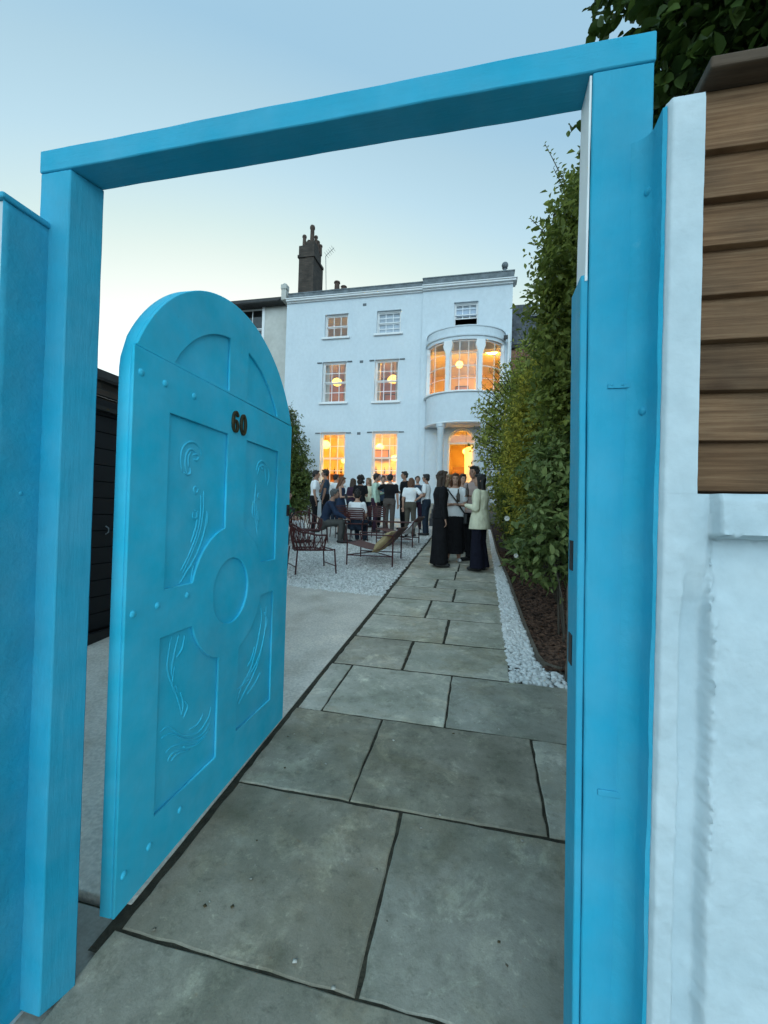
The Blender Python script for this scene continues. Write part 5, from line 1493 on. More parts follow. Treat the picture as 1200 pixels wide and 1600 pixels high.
def LEAF(name, c1, c2, c3, tr=0.25, rough=0.5):
    return PM(name, c1, c2, rough=rough, island=True, contrast=(0.0, 1.0), c3=c3, transl=tr, spec=0.35)
M['leaf_dark'] = LEAF('leaf_dark_green', (0.05, 0.075, 0.018), (0.17, 0.22, 0.055), (0.095, 0.13, 0.032), tr=0.3)
M['leaf_mid'] = LEAF('leaf_mid_green', (0.13, 0.165, 0.030), (0.46, 0.48, 0.100), (0.29, 0.32, 0.065), tr=0.45)
M['leaf_yellow'] = LEAF('leaf_variegated', (0.14, 0.17, 0.03), (0.74, 0.62, 0.10), (0.38, 0.37, 0.065), tr=0.45)
M['leaf_tall'] = LEAF('leaf_tall_shrub', (0.095, 0.13, 0.026), (0.34, 0.38, 0.085), (0.20, 0.24, 0.052), tr=0.45)
M['leaf_rose'] = LEAF('leaf_rose', (0.085, 0.13, 0.035), (0.27, 0.32, 0.105), (0.16, 0.21, 0.062), tr=0.35)
M['leaf_maple'] = LEAF('leaf_climber', (0.025, 0.050, 0.010), (0.102, 0.156, 0.031), (0.053, 0.094, 0.017), tr=0.3)
M['petal'] = PM('rose_petal', (0.72, 0.70, 0.64), (0.80, 0.79, 0.74), rough=0.6, coord='Object', transl=0.2)

leaf_tree('tall_shrub', 'tall green shrub with upright leafy shoots close behind the right gate post', 'shrub', (1.25, 5.1),
          [(1.12, 5.0, 4.1, .52, .55, .75), (1.22, 5.1, 4.85, .42, .5, .6), (1.25, 5.1, 3.2, .55, .6, .8), (1.3, 5.2, 2.3, .5, .6, .8)], 4600, 9, 0.26, 0.088, M['leaf_tall'], 0.52, 0.06,
          shoots=[((1.0, 5.0, 4.9), (0.60, 4.98, 5.82), 34, .085), ((.85, 5.0, 5.0), (.80, 5.0, 5.5), 20, .085), ((1.0, 5.0, 5.0), (.97, 5.0, 5.75), 30, .085), ((.8, 5, 4.6), (.46, 4.95, 4.98), 18, .085), ((.85, 5, 4.4), (.50, 4.95, 4.72), 18, .085), ((.85, 5, 4.0), (.58, 5, 4.25), 16, .085),
                  ((.95, 5, 5.0), (.70, 5, 5.55), 22, .085), ((1.1, 5.0, 5.2), (1.05, 5.0, 5.9), 22, .085), ((.9, 5, 3.8), (.62, 4.95, 3.95), 14, .08)])
leaf_tree('evergreen_shrub', 'large dense dark green shrub leaning over the path in front of the bow window', 'shrub', (1.3, 9.2),
          [(0.98, 9.2, 3.3, .95, 1.2, 1.35), (1.55, 9.4, 4.75, .80, 1.1, .95), (1.0, 9.0, 1.95, .62, 1.0, .8), (1.9, 9.2, 3.2, .8, 1.2, 1.6)], 5400, 8, 0.28, 0.095, M['leaf_mid'], 0.5, 0.08,
          shoots=[((.3, 9, 4.0), (-.10, 8.9, 4.25), 14, .08), ((.3, 9, 3.3), (-.12, 8.9, 3.35), 14, .08), ((.5, 9, 4.4), (.15, 8.9, 4.7), 14, .08), ((.9, 9, 5.0), (.65, 8.9, 5.4), 16, .08)] + [((.98 + .8 * math.cos(a) * .9, 9.0 - .9 * abs(math.sin(a * 3)), 3.2 + 1.2 * math.sin(a)), (.98 + .8 * math.cos(a) * 1.42, 8.7 - .9 * abs(math.sin(a * 3)), 3.35 + 1.2 * math.sin(a) * 1.25), 14, .085) for a in np.linspace(1.7, 4.4, 26)])
leaf_tree('variegated_shrub', 'yellow-green variegated shrub in the middle of the planting bed', 'shrub', (1.0, 6.7),
          [(0.82, 6.6, 2.75, .46, .5, .70), (0.90, 6.6, 3.5, .34, .5, .45), (0.80, 6.6, 2.05, .40, .5, .6)], 2600, 8, 0.16, 0.062, M['leaf_yellow'], 0.5, 0.03, stems=3)
leaf_tree('round_shrub', 'mid-green rounded shrub low behind the variegated one', 'shrub', (0.95, 8.0),
          [(0.92, 7.9, 1.75, .45, .6, .75), (1.2, 7.6, 2.3, .5, .6, .9)], 2200, 8, 0.18, 0.07, M['leaf_dark'], 0.5, 0.03, stems=3)
nsr = leaf_tree('rose_bush', 'rose bush with pale green leaves at the front of the bark mulch bed', 'shrub', (0.86, 4.42),
          [(0.74, 4.75, 1.38, .30, .36, .36), (0.86, 4.7, 1.80, .28, .36, .36), (0.80, 4.9, 2.2, .24, .3, .3), (0.58, 4.9, 1.22, .18, .26, .20)], 620, 8, 0.20, 0.085, M['leaf_rose'], 0.52, 0.012, stems=3, bias=0.55, fine=True)
leaf_tree('hedge_shrub', 'dark hedge shrub at the back of the bed by the house', 'shrub', (1.6, 12.3),
          [(1.45, 12.3, 3.3, .85, 1.1, 1.6), (1.9, 12.6, 4.9, .8, 1.0, 1.1), (1.1, 12.0, 2.1, .55, .8, .8)], 3000, 8, 0.26, 0.11, M['leaf_dark'], 0.5, 0.06)
leaf_tree('filler_shrub', 'shadowy shrub at the right of the bed behind the tall shrub', 'shrub', (2.1, 6.6),
          [(1.95, 6.5, 3.2, .6, .8, 1.5), (1.9, 5.4, 1.9, .55, .7, .9), (2.2, 7.4, 4.4, .6, .8, .9)], 2200, 8, 0.26, 0.11, M['leaf_dark'], 0.5, 0.05)
leaf_tree('overhanging_tree', 'dark broad-leaved tree overhanging the fence at top right', 'tree', (1.9, 2.9),
          [(1.40, 2.45, 4.05, .74, .60, .58), (1.98, 2.6, 3.80, .75, .7, .7), (1.36, 2.35, 4.75, .74, .6, .55), (2.1, 2.7, 4.75, .8, .8, .8), (1.50, 2.45, 3.66, .40, .4, .38)], 7600, 9, 0.22, 0.074, M['leaf_maple'], 0.72, 0.09, outward=0.7, bias=0.5, fine=True)
leaf_tree('house_shrub', 'dark leafy shrub against the house wall at left', 'shrub', (-6.75, 13.9),
          [(-6.75, 13.9, 3.2, .85, .6, 1.5), (-6.45, 13.8, 2.4, .85, .6, 1.0), (-6.85, 14, 4.7, .40, .4, .65)], 3200, 8, 0.24, 0.10, M['leaf_dark'], 0.5, 0.05,
          shoots=[((-6.75, 13.9, 5.0), (-6.55, 13.9, 5.55), 14, .1), ((-6.5, 13.9, 4.2), (-6.1, 13.9, 4.5), 12, .1)])
# nearest rose leaves, one by one
lm_ = leaf_mesh('leaf', np.zeros((1, 3)), np.array([[1., 0, 0]]), np.array([[0, 0, 1.]]), np.array([1.0]), 0.52, M['leaf_rose'], fine=True)
M['leaf_rose_single'] = PM('leaf_rose_single', (0.10, 0.145, 0.04), (0.25, 0.30, 0.10), rough=0.45, coord='ObjectRand', scale=3, rand=0.35, transl=0.2)
lm_.materials[0] = M['leaf_rose_single']
crown_o = [c for c in nsr.children if c.name.startswith('crown')][0]
for k in range(150):
    l = [(0.74, 4.62, 1.38, .36, .30, .42), (0.60, 4.70, 1.22, .24, .24, .26), (0.86, 4.60, 1.80, .32, .30, .40)][k % 3]
    d = unit(rng.normal(size=3)); d[1] = -abs(d[1]); p = np.array(l[:3]) + d * np.array(l[3:]) * rng.uniform(.8, 1.05)
    o = put('leaf', lm_, crown_o, loc=tuple(p), rot=(rng.uniform(-.7, .7), rng.uniform(-.3, .9), math.atan2(d[1], d[0]) + rng.uniform(-.7, .7)))
    s = rng.uniform(.055, .10); o.scale = (s, s, s)
# slender bare stems at the front of the bed
for (a, b) in (((.80, 4.30), (.72, 4.5, 1.25)), ((.83, 4.28), (.98, 4.4, 1.2))):
    mb = MB(); limb(mb, (a[0], a[1], gz(a[1]) - .02), b, .011, .006, 8, .05); mb.build('stem', M['bark_tree'], nsr, smooth=3)
def rose(px, py, Y, r, label):
    p = atY(px, py, Y); t = thing('white_rose', label, 'flower', tuple(p), 0, 'white roses on the shrubs')
    for ring, (n, rr, tilt) in enumerate(((5, 1.0, 1.1), (5, .75, .7), (4, .5, .35))):
        for k in range(n):
            mb = MB(); a = 2 * math.pi * k / n + ring; vs = []; fs = []
            for i in range(5):
                for j in range(4):
                    u = (i - 2) / 2 * .62; v = j / 3
                    q = np.array([math.cos(a + u), math.sin(a + u), 0]) * math.sin(tilt * (.35 + v * .9)) * r * rr + np.array([0, 0, 1]) * (1 - math.cos(tilt * .7)) * 0 + np.array([0, 0, v * r * (1.1 - .5 * rr)])
                    q = np.array([q[0], -q[2] * .9, q[1]])
                    vs.append(p + q)
            for i in range(4):
                for j in range(3): fs.append((i * 4 + j, (i + 1) * 4 + j, (i + 1) * 4 + j + 1, i * 4 + j + 1))
            mb.add(vs, fs); mb.build('petal', M['petal'], t, smooth=3, fix=False)
rose(838, 690, 6.0, .042, 'white rose bloom among the variegated leaves, upper one')
rose(792, 810, 4.45, .026, 'white rose bud at the left edge of the rose bush')
rose(806, 868, 4.4, .022, 'small white rose lowest on the rose bush')
# brick boundary wall hidden behind the shrubs
bwl = thing('boundary_wall', 'red brick boundary wall behind the planting bed', 'wall', (2.9, 9, gz(9)))
mb = MB(); n = 8
for k in range(n):
    y0, y1 = 3.0 + k * 1.45, 3.0 + (k + 1) * 1.45 - .002
    mb.box(2.75, 2.97, y0, y1, gz(y0) - .2, gz(y0) + 2.0)
mb.build('brickwork', M['wall_brick'], bwl)

# dark store and brick outbuilding at left, seen in the gap by the hinge
shd = thing('garden_store', 'black timber garden store seen in the gap beside the open door', 'shed', (-4.6, 4.0, gz(4)))
for k in range(14):
    z0 = gz(3.4) + .10 + k * .158
    mb = MB(); mb.box(-3.585, -3.56, 3.18, 6.6, z0, z0 + .150); mb.build('plank', M['black_timber'], shd, bevel=0.003)
mb = MB(); mb.box(-6.0, -3.586, 3.2, 6.6, gz(3.2) - .05, 2.52); mb.build('carcass', M['black_timber'], shd)
mb = MB(); mb.box(-6.1, -3.5, 3.1, 6.7, 2.5205, 2.56); mb.build('store_roof', M['iron'], shd)
mb = MB(); mb.box(-3.559, -3.50, 3.2, 6.6, gz(3.2) - .03, gz(3.2) + .10); mb.build('kerb', M['iron'], shd)
mb = MB(); mb.tube([(-3.555, 3.46, 1.34), (-3.53, 3.47, 1.36), (-3.53, 3.47, 1.40), (-3.555, 3.46, 1.42)], 0.006, 6); mb.build('pull_handle', M['parapet'], shd)
ob = thing('outbuilding', 'brick outbuilding with dark lean-to roof behind the black store', 'building', (-6, 7.5, gz(7)))
mb = MB(); mb.box(-9.3, -4.2, 3.9, 6.6, gz(4) - .2, 2.85); mb.build('brickwork', M['chimney_brick'], ob)
mb = MB(); mb.prism([(-4.05, 3.02), (-4.05, 3.10), (-9.5, 4.6), (-9.5, 4.4)], 3.7, 6.75, lambda a, b, h: (a, h, b)); mb.build('lean_to_roof', M['dark_roof'], ob)
mb = MB(); mb.box(-4.20, -4.15, 3.85, 6.6, 2.8505, 3.02); mb.build('fascia', M['chimney_brick'], ob)
lbw = thing('boundary_wall', 'brick boundary wall along the left side of the gravel terrace', 'wall', (-9.4, 12, gz(12)))
mb = MB(); mb.box(-9.6, -9.4, 9.8, 16.0, gz(9.8) - .2, 3.6); mb.build('brickwork', M['wall_brick'], lbw)
# ================================================================== garden chairs
M['red_metal'] = PM('oxblood_metal', (0.046, 0.010, 0.010), (0.075, 0.017, 0.016), rough=0.45, scale=14, coord='ObjectRand')
M['red_rope'] = PM('oxblood_rope', (0.070, 0.018, 0.018), (0.115, 0.032, 0.028), rough=0.8, scale=60, coord='ObjectRand', bump=0.003, bscale=120)
M['sling'] = PM('maroon_sling', (0.10, 0.038, 0.034), (0.14, 0.055, 0.048), rough=0.7, scale=20, coord='ObjectRand')
M['cushion'] = PM('ochre_cushion', (0.34, 0.25, 0.12), (0.45, 0.34, 0.18), rough=0.9, scale=14, coord='ObjectRand', bump=0.004, bscale=40)
M['cushion_white'] = PM('white_cushion', (0.6, 0.6, 0.6), (0.7, 0.7, 0.7), rough=0.9, scale=14, coord='ObjectRand')
def LT(name): 
    o = bpy.data.objects.new(name, None); col.objects.link(o); return o
def dining_proto():
    t = LT('garden_chair')
    for sx in (-1, 1):
        mb = MB(); mb.tube([(sx * .20, -.20, .44), (sx * .225, -.235, 0)], .012, 8); mb.build('leg', M['red_metal'], t, smooth=.9, local=True)
        mb = MB(); mb.tube([(sx * .19, .19, .44), (sx * .22, .255, 0)], .012, 8); mb.build('leg', M['red_metal'], t, smooth=.9, local=True)
    mb = MB(); mb.prism([(a * .235, b * .225) for a, b in ((-1, -.8), (-.8, -1), (.8, -1), (1, -.8), (1, .8), (.8, 1), (-.8, 1), (-1, .8))], .435, .46, lambda a, b, h: (a, b, h)); mb.build('seat', M['red_metal'], t, bevel=.006, local=True)
    pr = [(x, .20 + .05 * (1 - (x / .25) ** 2), z) for x, z in ((-.20, .46), (-.235, .60), (-.24, .74), (-.19, .80), (0, .81), (.19, .80), (.24, .74), (.235, .60), (.20, .46))]
    mb = MB(); mb.tube(smooth_path(pr, 5), .012, 8); mb.build('back_frame', M['red_metal'], t, smooth=3, local=True)
    for z in (.565, .615, .665, .715, .76):
        mb = MB(); vs = []; fs = []; w = .232 if z < .74 else .215
        for i in range(9):
            x = -w + 2 * w * i / 8; y = .205 + .05 * (1 - (x / .25) ** 2)
            vs += [(x, y - .005, z - .018), (x, y + .005, z - .018), (x, y + .005, z + .018), (x, y - .005, z + .018)]
        for i in range(8):
            for k in range(4): fs.append((4 * i + k, 4 * i + (k + 1) % 4, 4 * i + 4 + (k + 1) % 4, 4 * i + 4 + k))
        fs += [(3, 2, 1, 0), (32, 33, 34, 35)]
        mb.add(vs, fs); mb.build('back_slat', M['red_metal'], t, local=True)
    return t
def lounge_proto():
    t = LT('lounge_chair'); w = .50
    for sx in (-1, 1):
        mb = MB(); mb.tube([(sx * w, -.42, 0), (sx * w, -.42, .40), (sx * w, -.44, .53)], .013, 8); mb.build('leg', M['red_metal'], t, smooth=.9, local=True)
        mb = MB(); mb.tube([(sx * w, .38, 0), (sx * w, .38, .52), (sx * w, .40, .55)], .013, 8); mb.build('leg', M['red_metal'], t, smooth=.9, local=True)
        mb = MB(); mb.tube([(sx * w, -.44, .53), (sx * w, .38, .53)], .012, 8); mb.build('arm_rail', M['red_metal'], t, smooth=.9, local=True)
        mb = MB(); mb.tube([(sx * w, -.42, .17), (sx * w, .38, .17)], .010, 8); mb.build('stretcher', M['red_metal'], t, smooth=.9, local=True)
    mb = MB(); mb.tube([(-w, -.42, .17), (0, 0, .19), (w, .38, .17)], .009, 8); mb.build('cross_brace', M['red_metal'], t, smooth=.9, local=True)
    mb = MB(); mb.tube([(w, -.42, .172), (0, 0, .21), (-w, .38, .172)], .009, 8); mb.build('cross_brace', M['red_metal'], t, smooth=.9, local=True)
    mb = MB(); mb.tube([(-w, -.42, .38), (w, -.42, .38)], .012, 8); mb.build('front_rail', M['red_metal'], t, smooth=.9, local=True)
    mb = MB(); mb.tube([(-w, .50, .66), (w, .50, .66)], .012, 8); mb.tube([(-w, .38, .53), (-w, .50, .66)], .012, 8); mb.tube([(w, .38, .53), (w, .50, .66)], .012, 8); mb.build('back_frame', M['red_metal'], t, smooth=.9, local=True)
    pf = smooth_path([(-.43, .385), (-.25, .335), (-.02, .285), (.14, .29), (.27, .40), (.38, .53), (.50, .665)], 5); vs = []; fs = []
    for i, (y, z) in enumerate(pf):
        vs += [(-w + .02, y, z), (w - .02, y, z), (w - .02, y + .004, z - .008), (-w + .02, y + .004, z - .008)]
    for i in range(len(pf) - 1):
        for k in range(4): fs.append((4 * i + k, 4 * i + (k + 1) % 4, 4 * i + 4 + (k + 1) % 4, 4 * i + 4 + k))
    n = len(pf) - 1; fs += [(3, 2, 1, 0), tuple(4 * n + k for k in range(4))]
    mb = MB(); mb.add(vs, fs); mb.build('sling_seat', M['sling'], t, smooth=.9, local=True)
    return t
def rope_proto():
    t = LT('rope_armchair')
    for (x, y) in ((-.30, -.30), (.30, -.30), (-.28, .30), (.28, .30)):
        mb = MB(); mb.tube([(x, y, .40), (x * 1.08, y * 1.1, 0)], .013, 8); mb.build('leg', M['red_metal'], t, smooth=.9, local=True)
    def ring(u, top):      # u 0..1 from front left, round the back, to front right
        a = math.pi * (1.0 - u) * 1.22 - math.pi * .11
        rx, ry = (.36, .36) if top else (.31, .31)
        p = np.array([-rx * -math.cos(a) * -1, ry * math.sin(a) - .02, 0]); 
        p[2] = (.62 + .16 * max(0, math.sin(a)) ** 2) if top else .38
        return p
    us = np.linspace(0, 1, 31)
    mb = MB(); mb.tube([ring(u, True) for u in us], .014, 8); mb.tube([ring(0, True), (ring(0, False) + ring(0, True)) / 2, ring(0, False)], .012, 8); mb.tube([ring(1, True), ring(1, False)], .012, 8); mb.build('arm_hoop', M['red_metal'], t, smooth=.9, local=True)
    mb = MB(); mb.tube([ring(u, False) for u in us] + [ring(0, False)], .013, 8); mb.tube([(-.3, -.30, .38), (.3, -.30, .38)], .012, 8); mb.build('seat_frame', M['red_metal'], t, smooth=.9, local=True)
    mb = MB(); mb.tube([(-.32, -.33, .12), (.32, -.33, .12)], .009, 8); mb.tube([(-.30, .33, .12), (.30, .33, .12)], .009, 8); mb.build('stretcher', M['red_metal'], t, local=True)
    for k in range(30):
        u = (k + .5) / 30; v = min(1, max(0, u + (.10 if k % 2 else -.04)))
        a, b = ring(u, False), ring(v, True); m = (a + b) / 2 * np.array([1.09, 1.09, 1])
        mb = MB(); mb.tube(smooth_path([a, m, b], 3), .007, 6); mb.build('rope', M['red_rope'], t, smooth=3, local=True)
    for k in range(14):
        y = -.27 + k * .042; w = .30 * math.sqrt(max(.05, 1 - max(0, y / .34) ** 2)) if y > 0 else .30
        mb = MB(); mb.tube([(-w, y, .375), (0, y, .35), (w, y, .375)], .009, 6); mb.build('seat_rope', M['red_rope'], t, smooth=3, local=True)
    return t
chair_n = {}
def place_chair(proto, label, x, y, rz, group, cat='chair', yaw_tilt=0):
    first = proto.name not in chair_n
    o = proto if first else copy_tree(proto)
    chair_n[proto.name] = 1
    o.location = (x, y, gz(y)); o.rotation_euler = (math.atan(SLOPE) * 0, 0, math.radians(rz))
    return tag(o, label, cat, group)
def pxX(px, Y): return atY(px, 790, Y)[0]
lp = lounge_proto()
place_chair(lp, 'wide low maroon sling lounge chair nearest the path, ochre cushion on it', -1.82, 7.58, -88, 'maroon lounge chairs')
place_chair(lp, 'maroon sling lounge chair behind the one with the ochre cushion', -1.78, 9.62, -90, 'maroon lounge chairs')
rp_ = rope_proto()
place_chair(rp_, 'maroon rope-sided armchair half hidden by the edge of the open door', -2.70, 6.62, 128, 'maroon rope armchairs')
dc = dining_proto()
place_chair(dc, 'maroon slat-back chair under the seated person in white', pxX(558, 9.75), 9.75, 180, 'maroon slat-back chairs')
place_chair(dc, 'maroon slat-back chair under the seated person in navy', pxX(498, 9.6), 9.6, 112, 'maroon slat-back chairs')
place_chair(rp_, 'second maroon rope armchair, between the door edge and the seated person in navy', pxX(478, 8.9), 8.9, 35, 'maroon rope armchairs')
place_chair(dc, 'empty maroon slat-back chair behind the seated person in navy', pxX(534, 10.4), 10.4, 215, 'maroon slat-back chairs')
place_chair(dc, 'empty maroon slat-back chair in front of the person in the mint shirt', pxX(591, 10.5), 10.5, 178, 'maroon slat-back chairs')
place_chair(dc, 'maroon slat-back chair at the very edge of the door, person in green on it', pxX(443, 9.3), 9.3, 95, 'maroon slat-back chairs')
def cushion(label, c, rot, mat, s=(.24, .24, .075)):
    mb = MB(); n = 14; vs = []; fs = []
    for side in (1, -1):
        for i in range(n + 1):
            for j in range(n + 1):
                u, v = 2 * i / n - 1, 2 * j / n - 1
                e = (1 - abs(u) ** 3) * (1 - abs(v) ** 3)
                pin = 1 - .10 * (u * u * (1 - v * v) * 0 + (1 - u * u) * v * v * 1 + (1 - v * v) * u * u)
                vs.append((u * s[0] * pin, v * s[1] * pin, side * s[2] * e ** .5 + .006 * math.sin(7 * u + 3 * v)))
    q = (n + 1) ** 2
    for i in range(n):
        for j in range(n):
            a = i * (n + 1) + j; fs.append((a, a + n + 1, a + n + 2, a + 1)); fs.append((q + a, q + a + 1, q + a + n + 2, q + a + n + 1))
    mb.add(vs, fs); me = mb.mesh('cushion', mat, smooth=3)
    o = put('cushion', me, loc=c, rot=rot); return tag(o, label, 'cushion')
cushion('ochre scatter cushion propped on the nearest lounge chair', (-1.62, 7.36, gz(7.4) + .43), (math.radians(0), math.radians(-48), math.radians(0)), M['cushion'], (.25, .27, .08))
cushion('white cushion on the lounge chair behind', (-1.50, 9.45, gz(9.5) + .43), (0, math.radians(-50), 0), M['cushion_white'], (.2, .25, .07))

# ================================================================== people
def FAB(name, c, v=0.8, rough=0.9):
    return PM(name, tuple(x * v for x in c), c, rough=rough, scale=9, coord='ObjectRand', bump=0.03, bscale=9, bdetail=3.0, spec=0.15)
FB = dict(white=FAB('cloth_white', (.86, .87, .88), v=.92), black=FAB('cloth_black', (.014, .014, .016)), navy=FAB('cloth_navy', (.028, .045, .085)), mint=FAB('cloth_mint', (.52, .68, .55)),
          taupe=FAB('cloth_taupe', (.11, .092, .082)), olive=FAB('cloth_olive', (.105, .095, .075)), jeans=FAB('cloth_dark_denim', (.028, .042, .065)), cream=FAB('cloth_cream', (.84, .81, .60)),
          darknavy=FAB('cloth_dark_navy', (.014, .014, .026)), grey=FAB('cloth_grey', (.10, .10, .095)), plum=FAB('cloth_plum', (.055, .028, .050)), pink=FAB('cloth_pale_pink', (.48, .36, .33)), green=FAB('cloth_bright_green', (.08, .34, .12)), slate=FAB('cloth_slate', (.05, .075, .11)))
SKIN = [PM('skin_light', (.42, .24, .17), (.50, .30, .22), rough=.55, scale=12, coord='Object'), PM('skin_tan', (.30, .165, .11), (.36, .20, .14), rough=.55, scale=12, coord='Object')]
HAIRM = dict(black=PM('hair_black', (.008, .007, .007), (.02, .016, .014), rough=.5, scale=20, stretch=(4, 4, .5), coord='Object', bump=.01, bscale=40), brown=PM('hair_brown', (.03, .017, .010), (.06, .034, .020), rough=.5, scale=20, stretch=(4, 4, .5), coord='Object', bump=.01, bscale=40),
             auburn=PM('hair_auburn', (.085, .032, .014), (.15, .065, .030), rough=.5, scale=20, stretch=(4, 4, .5), coord='Object', bump=.01, bscale=40), grey=PM('hair_grey', (.05, .05, .05), (.12, .12, .12), rough=.6, scale=20, coord='Object', bump=.01, bscale=40), light=PM('hair_light_brown', (.13, .075, .035), (.22, .14, .075), rough=.5, scale=20, stretch=(4, 4, .5), coord='Object', bump=.01, bscale=40))
M['eye'] = PM('eye_dark', (.02, .015, .012), (.03, .02, .016), rough=.2)
M['lip'] = PM('lip', (.30, .11, .09), (.36, .14, .12), rough=.5)
M['shoe'] = PM('shoe_dark', (.015, .015, .016), (.03, .03, .03), rough=.5)
M['shoe_white'] = PM('shoe_white', (.55, .55, .55), (.65, .65, .65), rough=.6)

def cap(mb, a, b, ra, rb, n=10):
    a, b = np.array(a, float), np.array(b, float); t = (b - a) / (np.linalg.norm(b - a) + 1e-9)
    mb.tube([a - t * ra * .95, a - t * ra * .6, a, (a + b) / 2, b, b + t * rb * .6, b + t * rb * .95], [ra * .3, ra * .8, ra, (ra + rb) / 2, rb, rb * .8, rb * .3], n)
def loft(mb, rings, n=18):
    vs = []; fs = []
    for (c, rx, ry) in rings:
        for k in range(n):
            an = 2 * math.pi * k / n; vs.append((c[0] + rx * math.cos(an), c[1] + ry * math.sin(an), c[2]))
    for i in range(len(rings) - 1):
        for k in range(n): fs.append((i * n + k, i * n + (k + 1) % n, (i + 1) * n + (k + 1) % n, (i + 1) * n + k))
    fs += [tuple(range(n - 1, -1, -1)), tuple((len(rings) - 1) * n + k for k in range(n))]
    mb.add(vs, fs)
def fuse(name, mb, mat, voxel, ratio, sm=4):
    """grow one continuous skin over overlapping forms"""
    me = mb.mesh(name, mat)
    o = bpy.data.objects.new(name, me); col.objects.link(o)
    r = o.modifiers.new('r', 'REMESH'); r.mode = 'VOXEL'; r.voxel_size = voxel
    s = o.modifiers.new('s', 'SMOOTH'); s.iterations = sm; s.factor = .5
    if ratio < 1:
        d = o.modifiers.new('d', 'DECIMATE'); d.ratio = ratio
    dg = bpy.context.evaluated_depsgraph_get()
    m2 = bpy.data.meshes.new_from_object(o.evaluated_get(dg))
    bpy.data.objects.remove(o); bpy.data.meshes.remove(me)
    m2.name = name; m2.materials.clear(); m2.materials.append(mat)
    m2.polygons.foreach_set('use_smooth', [True] * len(m2.polygons))
    return m2
def rotz(p, a):
    c, s = math.cos(a), math.sin(a); return np.array([p[0] * c - p[1] * s, p[0] * s + p[1] * c, p[2]])
ARM = {'down': ((.18, .06, -1), (.05, -.22, -1)), 'hold': ((.15, .0, -1), (-.35, -1, .25)), 'drink': ((.25, -.45, -.75), (-.25, -.35, 1)), 'akimbo': ((.75, .35, -.75), (-.85, -.15, -.55)),
       'phone': ((.12, -.15, -1), (-.35, -.9, .10)), 'out': ((.75, -.45, -.35), (.35, -.9, .15)), 'lap': ((.15, -.35, -1), (-.35, -.85, -.35)), 'cross': ((.16, -.10, -1), (-1.0, -.55, .05)), 'knee': ((.12, -.5, -.8), (-.1, -.9, -.4))}
NP = [0]
